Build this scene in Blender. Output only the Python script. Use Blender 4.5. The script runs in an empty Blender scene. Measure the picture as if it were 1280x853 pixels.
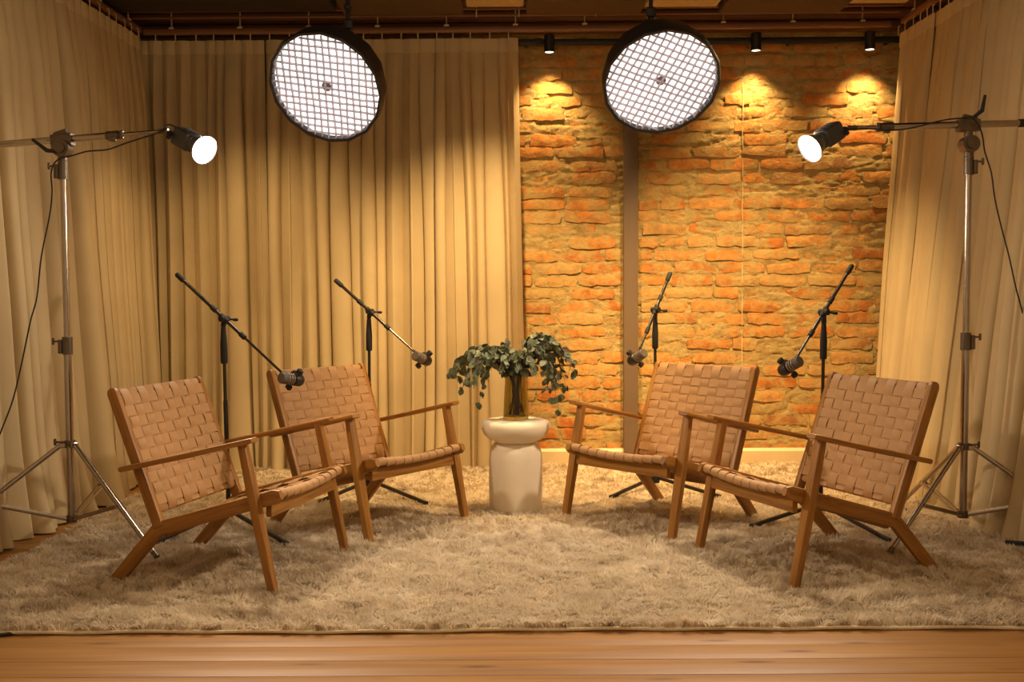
import bpy, math, random
import numpy as np
from mathutils import Vector, Matrix, noise

random.seed(7)
rng = np.random.default_rng(7)
C = bpy.context.scene.collection
SC = bpy.context.scene
PI = math.pi
V = Vector

# ------------------------------------------------------------------ camera
cam_d = bpy.data.cameras.new('camera')
cam_d.sensor_width = 36.0
cam_d.lens = 1302.0 / 1280.0 * 36.0
cam_d.clip_start = 0.05
cam = bpy.data.objects.new('camera', cam_d)
C.objects.link(cam)
cam.matrix_world = (Matrix.Translation((0, 0, 1.05)) @ Matrix.Rotation(math.radians(90 - 2.37), 4, 'X')
                    @ Matrix.Rotation(math.radians(-0.279), 4, 'Z'))
SC.camera = cam

# ------------------------------------------------------------------ world, big lights, exposure
w = bpy.data.worlds.new('world')
SC.world = w
w.use_nodes = True
w.node_tree.nodes['Background'].inputs[0].default_value = (1.0, 0.66, 0.35, 1)
w.node_tree.nodes['Background'].inputs[1].default_value = 0.44


def area_light(name, loc, target, size, power, col):
    l = bpy.data.lights.new(name, 'AREA')
    l.shape = 'DISK'
    l.size = size
    l.energy = power
    l.color = col
    o = bpy.data.objects.new(name, l)
    o.location = loc
    o.rotation_euler = (V(target) - V(loc)).to_track_quat('-Z', 'Y').to_euler()
    C.objects.link(o)
    return o


# added fill light, unseen, above and ahead of the camera
area_light('overhead_fill', (0.0, 1.6, 2.9), (0.0, 4.6, 0.6), 2.2, 16, (1.0, 0.72, 0.42))


def spot_light(name, loc, target, cone, blend, radius, power, col):
    l = bpy.data.lights.new(name, 'SPOT')
    l.energy = power
    l.color = col
    l.spot_size = math.radians(cone)
    l.spot_blend = blend
    l.shadow_soft_size = radius
    o = bpy.data.objects.new(name, l)
    o.location = loc
    o.rotation_euler = (V(target) - V(loc)).to_track_quat('-Z', 'Y').to_euler()
    C.objects.link(o)
    return o


# added warm spots above the view, brightening the back wall's foot and rug
for wx, wp in ((-1.45, 140), (-0.1, 380), (1.25, 435)):
    spot_light('back_wall_fill', (wx, 5.05, 2.64), (wx + 0.05, 6.22, 0.12), 82, 1.0, 0.06, wp, (1.0, 0.66, 0.29))
SC.view_settings.view_transform = 'Standard'
SC.view_settings.look = 'None'
SC.view_settings.gamma = 1.0
SC.view_settings.use_curve_mapping = False
SC.view_settings.exposure = 0.0

DOME_E = 1.7
DOME_W = 80
COB_W = 150
TRACK_W = 48
WARM = (1.0, 0.64, 0.26)


# ------------------------------------------------------------------ materials
def mat(name):
    m = bpy.data.materials.new(name)
    m.use_nodes = True
    nt = m.node_tree
    return m, nt, nt.nodes['Principled BSDF']


def N(nt, t, **k):
    n = nt.nodes.new(t)
    for a, b in k.items():
        setattr(n, a, b)
    return n


def ramp(nt, stops):
    r = N(nt, 'ShaderNodeValToRGB')
    els = r.color_ramp.elements
    while len(els) < len(stops):
        els.new(0.5)
    for e, (p, c) in zip(els, stops):
        e.position = p
        e.color = (*c, 1)
    return r


def plain(name, col, rough=0.5, metal=0.0, var=0.12, scale=30, bump=0.0, coord='Object'):
    m, nt, b = mat(name)
    tc = N(nt, 'ShaderNodeTexCoord')
    nz = N(nt, 'ShaderNodeTexNoise')
    nz.inputs['Scale'].default_value = scale
    nz.inputs['Detail'].default_value = 4
    nt.links.new(tc.outputs[coord], nz.inputs['Vector'])
    r = ramp(nt, [(0.3, tuple(c * (1 - var) for c in col)), (0.7, tuple(min(1, c * (1 + var)) for c in col))])
    nt.links.new(nz.outputs['Fac'], r.inputs[0])
    nt.links.new(r.outputs[0], b.inputs['Base Color'])
    b.inputs['Roughness'].default_value = rough
    b.inputs['Metallic'].default_value = metal
    if bump:
        bp = N(nt, 'ShaderNodeBump')
        bp.inputs['Strength'].default_value = bump
        bp.inputs['Distance'].default_value = 0.002
        nt.links.new(nz.outputs['Fac'], bp.inputs['Height'])
        nt.links.new(bp.outputs[0], b.inputs['Normal'])
    return m


def wood(name, c0, c1, c2, rough=0.42, uv=True, lx=3.0, ly=70.0, knots=False, rnd=0.0):
    m, nt, b = mat(name)
    tc = N(nt, 'ShaderNodeTexCoord')
    mp = N(nt, 'ShaderNodeMapping')
    src = tc.outputs['UV' if uv else 'Object']
    oi = N(nt, 'ShaderNodeObjectInfo')
    add = N(nt, 'ShaderNodeVectorMath', operation='ADD')
    mul = N(nt, 'ShaderNodeVectorMath', operation='SCALE')
    cmb = N(nt, 'ShaderNodeCombineXYZ')
    for i in range(3):
        nt.links.new(oi.outputs['Random'], cmb.inputs[i])
    nt.links.new(cmb.outputs[0], mul.inputs[0])
    mul.inputs['Scale'].default_value = 37.0
    nt.links.new(src, add.inputs[0])
    nt.links.new(mul.outputs[0], add.inputs[1])
    nt.links.new(add.outputs[0], mp.inputs[0])
    mp.inputs['Scale'].default_value = (lx, ly, ly)
    nz = N(nt, 'ShaderNodeTexNoise')
    nz.inputs['Scale'].default_value = 1.0
    nz.inputs['Detail'].default_value = 6
    nz.inputs['Roughness'].default_value = 0.62
    nz.inputs['Distortion'].default_value = 0.4
    nt.links.new(mp.outputs[0], nz.inputs['Vector'])
    r = ramp(nt, [(0.28, c0), (0.5, c1), (0.75, c2)])
    nt.links.new(nz.outputs['Fac'], r.inputs[0])
    col = r.outputs[0]
    if knots:
        m2 = N(nt, 'ShaderNodeMapping')
        m2.inputs['Scale'].default_value = (2.4, 14.0, 0.0)
        nt.links.new(add.outputs[0], m2.inputs[0])
        vo = N(nt, 'ShaderNodeTexVoronoi')
        vo.inputs['Scale'].default_value = 1.0
        nt.links.new(m2.outputs[0], vo.inputs['Vector'])
        kr = ramp(nt, [(0.05, (0.30, 0.15, 0.06)), (0.17, (1, 1, 1))])
        nt.links.new(vo.outputs['Distance'], kr.inputs[0])
        mx = N(nt, 'ShaderNodeMix', data_type='RGBA', blend_type='MULTIPLY')
        mx.inputs[0].default_value = 0.9
        nt.links.new(col, mx.inputs[6])
        nt.links.new(kr.outputs[0], mx.inputs[7])
        col = mx.outputs[2]
    if rnd:
        hs = N(nt, 'ShaderNodeHueSaturation')
        mr = N(nt, 'ShaderNodeMapRange')
        mr.inputs['To Min'].default_value = 1 - rnd
        mr.inputs['To Max'].default_value = 1 + rnd
        nt.links.new(oi.outputs['Random'], mr.inputs['Value'])
        nt.links.new(mr.outputs[0], hs.inputs['Value'])
        nt.links.new(col, hs.inputs['Color'])
        col = hs.outputs[0]
    nt.links.new(col, b.inputs['Base Color'])
    b.inputs['Roughness'].default_value = rough
    bp = N(nt, 'ShaderNodeBump')
    bp.inputs['Strength'].default_value = 0.15
    bp.inputs['Distance'].default_value = 0.001
    nt.links.new(nz.outputs['Fac'], bp.inputs['Height'])
    nt.links.new(bp.outputs[0], b.inputs['Normal'])
    return m


def emit(name, col, strength):
    m = bpy.data.materials.new(name)
    m.use_nodes = True
    nt = m.node_tree
    nt.nodes.clear()
    e = N(nt, 'ShaderNodeEmission')
    e.inputs[0].default_value = (*col, 1)
    e.inputs[1].default_value = strength
    o = N(nt, 'ShaderNodeOutputMaterial')
    nt.links.new(e.outputs[0], o.inputs[0])
    return m


def cloth(name, col, trans=0.25, rough=0.9, var=0.08, weave=900):
    m, nt, b = mat(name)
    tc = N(nt, 'ShaderNodeTexCoord')
    nz = N(nt, 'ShaderNodeTexNoise')
    nz.inputs['Scale'].default_value = 3.0
    nz.inputs['Detail'].default_value = 5
    nt.links.new(tc.outputs['Object'], nz.inputs['Vector'])
    r = ramp(nt, [(0.3, tuple(c * (1 - var) for c in col)), (0.7, tuple(c * (1 + var) for c in col))])
    nt.links.new(nz.outputs['Fac'], r.inputs[0])
    nt.links.new(r.outputs[0], b.inputs['Base Color'])
    b.inputs['Roughness'].default_value = rough
    n2 = N(nt, 'ShaderNodeTexNoise')
    n2.inputs['Scale'].default_value = weave
    nt.links.new(tc.outputs['Object'], n2.inputs['Vector'])
    bp = N(nt, 'ShaderNodeBump')
    bp.inputs['Strength'].default_value = 0.12
    bp.inputs['Distance'].default_value = 0.001
    nt.links.new(n2.outputs['Fac'], bp.inputs['Height'])
    nt.links.new(bp.outputs[0], b.inputs['Normal'])
    if trans:
        t = N(nt, 'ShaderNodeBsdfTranslucent')
        nt.links.new(r.outputs[0], t.inputs[0])
        mx = N(nt, 'ShaderNodeMixShader')
        mx.inputs[0].default_value = trans
        nt.links.new(b.outputs[0], mx.inputs[1])
        nt.links.new(t.outputs[0], mx.inputs[2])
        nt.links.new(mx.outputs[0], nt.nodes['Material Output'].inputs[0])
    return m


def brick_mat():
    m, nt, b = mat('old_brick')
    geo = N(nt, 'ShaderNodeNewGeometry')
    oi = N(nt, 'ShaderNodeObjectInfo')
    r = ramp(nt, [(0.0, (0.46, 0.16, 0.030)), (0.25, (0.58, 0.235, 0.050)), (0.5, (0.60, 0.30, 0.085)),
                  (0.72, (0.56, 0.33, 0.115)), (0.88, (0.55, 0.19, 0.035)), (1.0, (0.40, 0.21, 0.075))])
    nt.links.new(oi.outputs['Random'], r.inputs[0])
    n1 = N(nt, 'ShaderNodeTexNoise')
    n1.inputs['Scale'].default_value = 14
    n1.inputs['Detail'].default_value = 7
    n1.inputs['Roughness'].default_value = 0.65
    nt.links.new(geo.outputs['Position'], n1.inputs['Vector'])
    k1 = ramp(nt, [(0.35, (0.66, 0.62, 0.58)), (0.62, (1.22, 1.15, 1.05))])
    nt.links.new(n1.outputs['Fac'], k1.inputs[0])
    mu = N(nt, 'ShaderNodeMix', data_type='RGBA', blend_type='MULTIPLY')
    mu.inputs[0].default_value = 0.9
    nt.links.new(r.outputs[0], mu.inputs[6])
    nt.links.new(k1.outputs[0], mu.inputs[7])
    # lime mortar smeared over the faces
    n2 = N(nt, 'ShaderNodeTexNoise')
    n2.inputs['Scale'].default_value = 9
    n2.inputs['Detail'].default_value = 8
    n2.inputs['Roughness'].default_value = 0.7
    n2.inputs['Distortion'].default_value = 0.6
    nt.links.new(geo.outputs['Position'], n2.inputs['Vector'])
    k2 = ramp(nt, [(0.44, (0, 0, 0)), (0.60, (1, 1, 1))])
    nt.links.new(n2.outputs['Fac'], k2.inputs[0])
    mo = N(nt, 'ShaderNodeMix', data_type='RGBA')
    nt.links.new(k2.outputs[0], mo.inputs[0])
    nt.links.new(mu.outputs[2], mo.inputs[6])
    mo.inputs[7].default_value = (0.50, 0.345, 0.125, 1)
    nt.links.new(mo.outputs[2], b.inputs['Base Color'])
    b.inputs['Roughness'].default_value = 0.92
    n3 = N(nt, 'ShaderNodeTexNoise')
    n3.inputs['Scale'].default_value = 38
    n3.inputs['Detail'].default_value = 8
    n3.inputs['Roughness'].default_value = 0.7
    nt.links.new(geo.outputs['Position'], n3.inputs['Vector'])
    bp = N(nt, 'ShaderNodeBump')
    bp.inputs['Strength'].default_value = 0.9
    bp.inputs['Distance'].default_value = 0.012
    nt.links.new(n3.outputs['Fac'], bp.inputs['Height'])
    nt.links.new(bp.outputs[0], b.inputs['Normal'])
    return m


def mortar_mat():
    m, nt, b = mat('lime_mortar')
    geo = N(nt, 'ShaderNodeNewGeometry')
    n1 = N(nt, 'ShaderNodeTexNoise')
    n1.inputs['Scale'].default_value = 11
    n1.inputs['Detail'].default_value = 9
    n1.inputs['Roughness'].default_value = 0.7
    nt.links.new(geo.outputs['Position'], n1.inputs['Vector'])
    r = ramp(nt, [(0.25, (0.32, 0.18, 0.055)), (0.42, (0.46, 0.315, 0.115)), (0.58, (0.55, 0.41, 0.17)), (0.72, (0.58, 0.31, 0.09)), (0.85, (0.50, 0.36, 0.14))])
    nt.links.new(n1.outputs['Fac'], r.inputs[0])
    nt.links.new(r.outputs[0], b.inputs['Base Color'])
    b.inputs['Roughness'].default_value = 0.95
    n3 = N(nt, 'ShaderNodeTexNoise')
    n3.inputs['Scale'].default_value = 30
    n3.inputs['Detail'].default_value = 9
    n3.inputs['Roughness'].default_value = 0.75
    nt.links.new(geo.outputs['Position'], n3.inputs['Vector'])
    bp = N(nt, 'ShaderNodeBump')
    bp.inputs['Strength'].default_value = 1.0
    bp.inputs['Distance'].default_value = 0.018
    nt.links.new(n3.outputs['Fac'], bp.inputs['Height'])
    nt.links.new(bp.outputs[0], b.inputs['Normal'])
    return m


def glass_mat(name, col):
    m, nt, b = mat(name)
    tc = N(nt, 'ShaderNodeTexCoord')
    nz = N(nt, 'ShaderNodeTexNoise')
    nz.inputs['Scale'].default_value = 8
    nt.links.new(tc.outputs['Object'], nz.inputs['Vector'])
    r = ramp(nt, [(0.3, tuple(c * 0.92 for c in col)), (0.7, col)])
    nt.links.new(nz.outputs['Fac'], r.inputs[0])
    nt.links.new(r.outputs[0], b.inputs['Base Color'])
    b.inputs['Transmission Weight'].default_value = 1.0
    b.inputs['Roughness'].default_value = 0.03
    b.inputs['IOR'].default_value = 1.45
    return m


M = {}
M['wood'] = wood('oiled_teak', (0.175, 0.066, 0.009), (0.30, 0.128, 0.021), (0.41, 0.195, 0.042), lx=4, ly=60)
M['plank'] = wood('pine_plank', (0.22, 0.094, 0.017), (0.33, 0.152, 0.031), (0.42, 0.21, 0.052), uv=False, lx=1.3, ly=34, knots=True,
                  rnd=0.10, rough=0.5)
M['subfloor'] = plain('dark_subfloor', (0.05, 0.025, 0.012), 0.8)
M['strap'] = cloth('tan_leather_strap', (0.41, 0.225, 0.092), trans=0.0, rough=0.62, var=0.10, weave=250)
M['curtain'] = cloth('cream_curtain', (0.63, 0.495, 0.29), trans=0.16)
M['tape'] = cloth('cream_heading', (0.72, 0.58, 0.355), trans=0.10)
M['brick'] = brick_mat()
M['mortar'] = mortar_mat()
M['seam'] = plain('pale_lime', (0.70, 0.58, 0.34), 0.9, bump=0.4)
M['pillar'] = plain('brown_painted_steel', (0.165, 0.108, 0.066), 0.45, var=0.05, scale=4)
M['skirting'] = plain('cream_skirting', (0.72, 0.58, 0.34), 0.5, var=0.04, scale=6)
M['plaster'] = plain('dim_plaster', (0.30, 0.22, 0.13), 0.9, bump=0.2)
M['ceiling'] = plain('dark_ceiling', (0.030, 0.016, 0.008), 0.9, bump=0.2)
M['panel'] = plain('dark_felt_panel', (0.085, 0.048, 0.020), 0.95, scale=60)
M['panel_light'] = plain('beige_felt_panel', (0.50, 0.36, 0.17), 0.9, scale=60)
M['cornice'] = wood('brown_moulding', (0.10, 0.045, 0.018), (0.15, 0.07, 0.028), (0.21, 0.10, 0.04), uv=False, lx=1, ly=40, rough=0.4)
M['rail'] = plain('brown_rail', (0.26, 0.12, 0.055), 0.32, var=0.06, scale=5)
M['hook'] = plain('pale_plastic', (0.70, 0.60, 0.45), 0.4)
M['black'] = plain('matt_black', (0.018, 0.015, 0.014), 0.45)
M['black_gloss'] = plain('black_steel', (0.055, 0.045, 0.040), 0.22, 0.6)
M['rubber'] = plain('black_rubber', (0.012, 0.011, 0.011), 0.7)
M['chrome'] = plain('chromed_steel', (0.44, 0.39, 0.35), 0.2, 1.0, var=0.05)
M['castmetal'] = plain('cast_grip_metal', (0.15, 0.12, 0.095), 0.36, 0.8)
M['grey_metal'] = plain('grey_mic_body', (0.10, 0.085, 0.075), 0.42, 0.3)
M['mic_ring'] = plain('mic_ring', (0.24, 0.20, 0.165), 0.4, 0.5)
M['grille'] = plain('mic_grille', (0.13, 0.108, 0.09), 0.6, 0.3, var=0.5, scale=420, bump=0.6)
M['lamp_body'] = plain('lamp_body', (0.045, 0.043, 0.048), 0.4)
M['lamp_screen'] = emit('lamp_screen_blue', (0.22, 0.34, 0.45), 0.35)
M['reflector'] = plain('reflector_metal', (0.42, 0.40, 0.40), 0.3, 0.9)
M['stone'] = plain('cream_microcement', (0.80, 0.69, 0.53), 0.8, var=0.05, scale=7, bump=0.15)
M['vase'] = glass_mat('amber_glass', (0.62, 0.575, 0.27))
M['stem'] = plain('brown_stem', (0.10, 0.055, 0.025), 0.7)
M['leaf'] = plain('eucalyptus_green', (0.115, 0.135, 0.075), 0.5, var=0.25, scale=25)
M['leaf_pale'] = plain('eucalyptus_grey_green', (0.25, 0.26, 0.175), 0.5, var=0.2, scale=25)
M['leaf_brown'] = plain('eucalyptus_brown', (0.17, 0.10, 0.06), 0.6, var=0.25, scale=25)
M['softshell'] = plain('black_softbox_fabric', (0.030, 0.026, 0.028), 0.55)
M['grid'] = cloth('softbox_grid_fabric', (0.80, 0.77, 0.80), trans=0.5)
M['diffuser'] = emit('softbox_diffuser', (1.0, 0.93, 0.90), DOME_E)
M['hub'] = plain('softbox_hub', (0.30, 0.28, 0.28), 0.5)
M['cob'] = emit('lamp_face', (1.0, 0.93, 0.82), 14)
M['spot_face'] = emit('spot_face', (1.0, 0.86, 0.60), 6)
M['rug_base'] = plain('rug_backing', (0.68, 0.57, 0.41), 0.95, scale=120, bump=0.5)


def pile_mat():
    m, nt, b = mat('shag_pile')
    geo = N(nt, 'ShaderNodeNewGeometry')
    n1 = N(nt, 'ShaderNodeTexNoise')
    n1.inputs['Scale'].default_value = 7
    n1.inputs['Detail'].default_value = 5
    nt.links.new(geo.outputs['Position'], n1.inputs['Vector'])
    r = ramp(nt, [(0.3, (0.70, 0.595, 0.45)), (0.7, (0.83, 0.73, 0.575))])
    nt.links.new(n1.outputs['Fac'], r.inputs[0])
    nt.links.new(r.outputs[0], b.inputs['Base Color'])
    b.inputs['Roughness'].default_value = 0.8
    t = N(nt, 'ShaderNodeBsdfTranslucent')
    nt.links.new(r.outputs[0], t.inputs[0])
    mx = N(nt, 'ShaderNodeMixShader')
    mx.inputs[0].default_value = 0.4
    nt.links.new(b.outputs[0], mx.inputs[1])
    nt.links.new(t.outputs[0], mx.inputs[2])
    nt.links.new(mx.outputs[0], nt.nodes['Material Output'].inputs[0])
    return m


M['pile'] = pile_mat()


# ------------------------------------------------------------------ mesh helpers
def rr(wd, ht, r=0.004, n=2):
    """rounded rectangle section, counter-clockwise"""
    r = min(r, wd / 2 - 1e-5, ht / 2 - 1e-5)
    pts = []
    for cx, cy, a0 in ((wd / 2 - r, ht / 2 - r, 0), (-wd / 2 + r, ht / 2 - r, 90), (-wd / 2 + r, -ht / 2 + r, 180), (wd / 2 - r, -ht / 2 + r, 270)):
        for k in range(n + 1):
            a = math.radians(a0 + 90 * k / n)
            pts.append((cx + r * math.cos(a), cy + r * math.sin(a)))
    return pts


def circ(r, n=12):
    return [(r * math.cos(2 * PI * k / n), r * math.sin(2 * PI * k / n)) for k in range(n)]


class MB:
    def __init__(self):
        self.v, self.f, self.uv = [], [], []

    def face(self, idx, uv=None):
        self.f.append(tuple(idx))
        self.uv.append(uv or [(0, 0)] * len(idx))

    def sweep(self, path, sect, up=(0, 0, 1), cap=True, scales=None, sects=None):
        path = [V(p) for p in path]
        n = len(path)
        up = V(up)
        base = len(self.v)
        L = 0
        lens = []
        prev_up = None
        for i, p in enumerate(path):
            if i:
                L += (p - path[i - 1]).length
            lens.append(L)
            t0 = (path[i] - path[i - 1]).normalized() if i else None
            t1 = (path[i + 1] - path[i]).normalized() if i < n - 1 else None
            t = (t1 if t0 is None else t0 if t1 is None else (t0 + t1)).normalized()
            mit = 1.0
            if t0 is not None and t1 is not None:
                mit = 1.0 / max(0.5, t.dot(t1))
            u = up if prev_up is None else prev_up
            side = t.cross(u)
            if side.length < 1e-4:
                side = t.cross(V((1, 0.1, 0)))
            side.normalize()
            u2 = side.cross(t).normalized()
            if prev_up is not None or up.length == 0:
                prev_up = u2
            s = sects[i] if sects else sect
            k = scales[i] if scales else 1.0
            if mit > 1.001:
                # stretch the section in the bend plane so that a mitre keeps its width
                bn = (t1 - t0)
                bn = (bn - t * bn.dot(t)).normalized()
                for a, b in s:
                    q = side * a * k + u2 * b * k
                    q = q + bn * q.dot(bn) * (mit - 1)
                    self.v.append(p + q)
            else:
                for a, b in s:
                    self.v.append(p + side * a * k + u2 * b * k)
        m = len(sect if sect else sects[0])
        s0 = sect if sect else sects[0]
        per = [0]
        for j in range(m):
            a, b = s0[j], s0[(j + 1) % m]
            per.append(per[-1] + math.hypot(a[0] - b[0], a[1] - b[1]))
        for i in range(n - 1):
            for j in range(m):
                a = base + i * m + j
                b = base + i * m + (j + 1) % m
                self.face((a, b, b + m, a + m), [(lens[i], per[j]), (lens[i], per[j + 1]), (lens[i + 1], per[j + 1]), (lens[i + 1], per[j])])
        if cap:
            self.face([base + j for j in range(m)][::-1])
            self.face([base + (n - 1) * m + j for j in range(m)])
        return self

    def tube(self, path, r, n=10, cap=True, up=None, radii=None):
        p = [V(q) for q in path]
        d = (p[-1] - p[0])
        if up is None:
            up = (0, 0, 1) if abs(d.normalized().z) < 0.8 else (0, 1, 0)
        sc = [x / r for x in radii] if radii else None
        return self.sweep(path, circ(r, n), up, cap, sc)

    def bar(self, p0, p1, wd, ht, r=0.004, up=(0, 0, 1), bev=0.0015):
        p0, p1 = V(p0), V(p1)
        t = (p1 - p0).normalized()
        s = rr(wd, ht, r)
        si = rr(wd - 2 * bev, ht - 2 * bev, max(r - bev, 0.0004))
        return self.sweep([p0, p0 + t * bev, p1 - t * bev, p1], None, up, True, None, [si, s, s, si])

    def box(self, c, s, r=0.002, rot=None):
        c = V(c)
        n0 = len(self.v)
        self.bar(V((0, 0, -s[2] / 2)), V((0, 0, s[2] / 2)), s[0], s[1], r, up=(0, 1, 0), bev=min(r, s[2] * 0.3))
        for i in range(n0, len(self.v)):
            q = self.v[i]
            self.v[i] = (rot @ q if rot else q) + c
        return self

    def lathe(self, prof, n=32, mtx=None, wob=None):
        base = len(self.v)
        for (r, z) in prof:
            for k in range(n):
                a = 2 * PI * k / n
                q = r * (wob(a, z) if wob else 1)
                p = V((q * math.cos(a), q * math.sin(a), z))
                self.v.append(mtx @ p if mtx else p)
        for i in range(len(prof) - 1):
            for k in range(n):
                a = base + i * n + k
                b = base + i * n + (k + 1) % n
                self.face((a, b, b + n, a + n))
        if prof[0][0] > 1e-6:
            self.face([base + k for k in range(n)][::-1])
        if prof[-1][0] > 1e-6:
            self.face([base + (len(prof) - 1) * n + k for k in range(n)])
        return self

    def mesh(self, name, m, smooth=35):
        me = bpy.data.meshes.new(name)
        me.from_pydata([tuple(p) for p in self.v], [], self.f)
        uvl = me.uv_layers.new(name='UVMap')
        flat = [c for face in self.uv for q in face for c in q]
        uvl.data.foreach_set('uv', flat)
        me.materials.append(m)
        if smooth:
            me.polygons.foreach_set('use_smooth', [True] * len(me.polygons))
            me.set_sharp_from_angle(angle=math.radians(smooth))
        me.update()
        return me

    def build(self, name, m, parent=None, smooth=35, kind=None, label=None):
        o = bpy.data.objects.new(name, self.mesh(name, m, smooth))
        C.objects.link(o)
        if parent:
            o.parent = parent
        if kind:
            o['kind'] = kind
        if label:
            o['label'] = label
        return o


def thing(name, label, cat, loc=(0, 0, 0), rotz=0.0, group=None):
    o = bpy.data.objects.new(name, None)
    o.empty_display_size = 0.1
    C.objects.link(o)
    o.location = loc
    o.rotation_euler = (0, 0, rotz)
    return tag(o, label, cat, group)


def tag(o, label, cat, group=None):
    o['label'] = label
    o['category'] = cat
    if group:
        o['group'] = group
    return o


def frame(center, zdir, roll=0.0):
    """matrix whose local +Z points along zdir"""
    z = V(zdir).normalized()
    x = V((0, 0, 1)).cross(z)
    x.normalize()
    y = z.cross(x)
    m = Matrix((x, y, z)).transposed().to_4x4()
    return Matrix.Translation(center) @ m @ Matrix.Rotation(roll, 4, 'Z')


def copy_tree(root, loc, rotz, label):
    r = root.copy()
    C.objects.link(r)
    r.location = loc
    r.rotation_euler = (0, 0, rotz)
    r['label'] = label
    for ch in root.children:
        c = ch.copy()
        C.objects.link(c)
        c.parent = r
        for g in ch.children:
            d = g.copy()
            C.objects.link(d)
            d.parent = c
    return r


# ------------------------------------------------------------------ setting: floor
WROT = math.radians(-0.8)          # the brick wall is a hair off square to the lens


def wall_pt(x, y, z):              # wall coordinates: y = 0 on the mortar face, negative into the room
    return V((1.0, 6.5, 0)) + Matrix.Rotation(WROT, 3, 'Z') @ V((x - 1.0, y, 0)) + V((0, 0, z))


fl = MB().box((0.0, 3.9, -0.035), (5.2, 5.6, 0.03), 0.002).build('floor', M['subfloor'], kind='structure')
pw = 0.1235
row = 0
y = 3.106 - pw * 14
plank_cache = {}
while y < 6.65:
    x = -2.6
    segs = [5.2]
    for Ls in segs:
        key = round(Ls, 1)
        if key not in plank_cache:
            plank_cache[key] = MB().bar((-key / 2, 0, 0), (key / 2, 0, 0), pw - 0.0016, 0.02, 0.0012, bev=0.001).mesh('plank', M['plank'])
        o = bpy.data.objects.new('plank', plank_cache[key])
        C.objects.link(o)
        o.parent = fl
        o.location = (x + Ls / 2, y + pw / 2, -0.01 + random.uniform(-0.0004, 0.0004))
        o.scale = ((Ls - 0.001) / key, 1, 1)
        x += Ls
    y += pw
    row += 1

# ------------------------------------------------------------------ setting: walls
MB().box((-2.62, 4.1, 1.475), (0.1, 5.2, 2.97), 0.004).build('wall_left', M['plaster'], kind='structure')
MB().box((2.72, 4.1, 1.475), (0.1, 5.2, 2.97), 0.004).build('wall_right', M['plaster'], kind='structure')
MB().box((0.05, 5.0, 3.0), (5.4, 3.4, 0.08), 0.004).build('ceiling', M['ceiling'], kind='structure')

# brick layout in wall coordinates
ROW = 0.0797
Z0 = 0.075
bricks = []
rb = random.Random(21)
r_i = 0
z = Z0
while z < 2.60:
    x = -0.12 - rb.uniform(0, 0.2)
    while x < 2.42:
        Lb = rb.choice([0.255, 0.27, 0.285, 0.265, 0.25, 0.29, 0.15])
        x1 = x + Lb
        a, b = x, x1
        # the steel pillar stands in a slot between the bricks
        for (p, q) in ([(a, b)] if b < 0.69 or a > 0.79 else [(a, min(b, 0.688)), (max(a, 0.792), b)]):
            if q - p > 0.07 and q > 0.0 and p < 2.36:
                bricks.append((p, q, z + rb.uniform(-0.006, 0.006), rb.uniform(0.056, 0.070)))
        x = x1 + rb.uniform(0.010, 0.028)
    z += ROW
    r_i += 1

wall = MB()
nx, nz_ = 320, 320
x0, x1, zt0, zt1 = -0.3, 2.65, 0.0, 2.95
for j in range(nz_ + 1):
    zz = zt0 + (zt1 - zt0) * j / nz_
    for i in range(nx + 1):
        xx = x0 + (x1 - x0) * i / nx
        p = V((xx, zz, 0))
        q = V((xx * 9, zz * 26, 0))
        h = 0.006 * noise.fractal(q, 0.8, 2.1, 4) + 0.008 * noise.noise(p * 5 + V((7, 3, 1))) + 0.003 * noise.noise(p * 48)
        h -= 0.016 * max(0.0, abs(noise.noise(V((xx * 4, zz * 17, 9)))) * -6 + 0.55)
        wall.v.append(wall_pt(xx, -0.004 - h, zz))
for j in range(nz_):
    for i in range(nx):
        a = j * (nx + 1) + i
        wall.face((a, a + 1, a + nx + 2, a + nx + 1))
# thickness of the wall behind the face, and the plain wall behind the curtain
nb = len(wall.v)
for (xx, yy, zz) in ((x0, 0.25, 0), (x1, 0.25, 0), (x1, 0.25, zt1), (x0, 0.25, zt1)):
    wall.v.append(wall_pt(xx, yy, zz))
c00, c10, c11, c01 = 0, nx, (nx + 1) * (nz_ + 1) - 1, nz_ * (nx + 1)
wall.face((nb, nb + 3, nb + 2, nb + 1))
wall.face((c00, nb, nb + 1, c10))
wall.face((c10, nb + 1, nb + 2, c11))
wall.face((c11, nb + 2, nb + 3, c01))
wall.face((c01, nb + 3, nb, c00))
wb = wall.build('wall_back', M['mortar'], kind='structure', smooth=60)
pl = MB()
pl.bar(wall_pt(-2.6, 0.1, 1.475), wall_pt(-0.302, 0.1, 1.475), 0.2, 2.95, 0.004)
pl.build('plaster_section', M['plaster'], wb)

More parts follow.
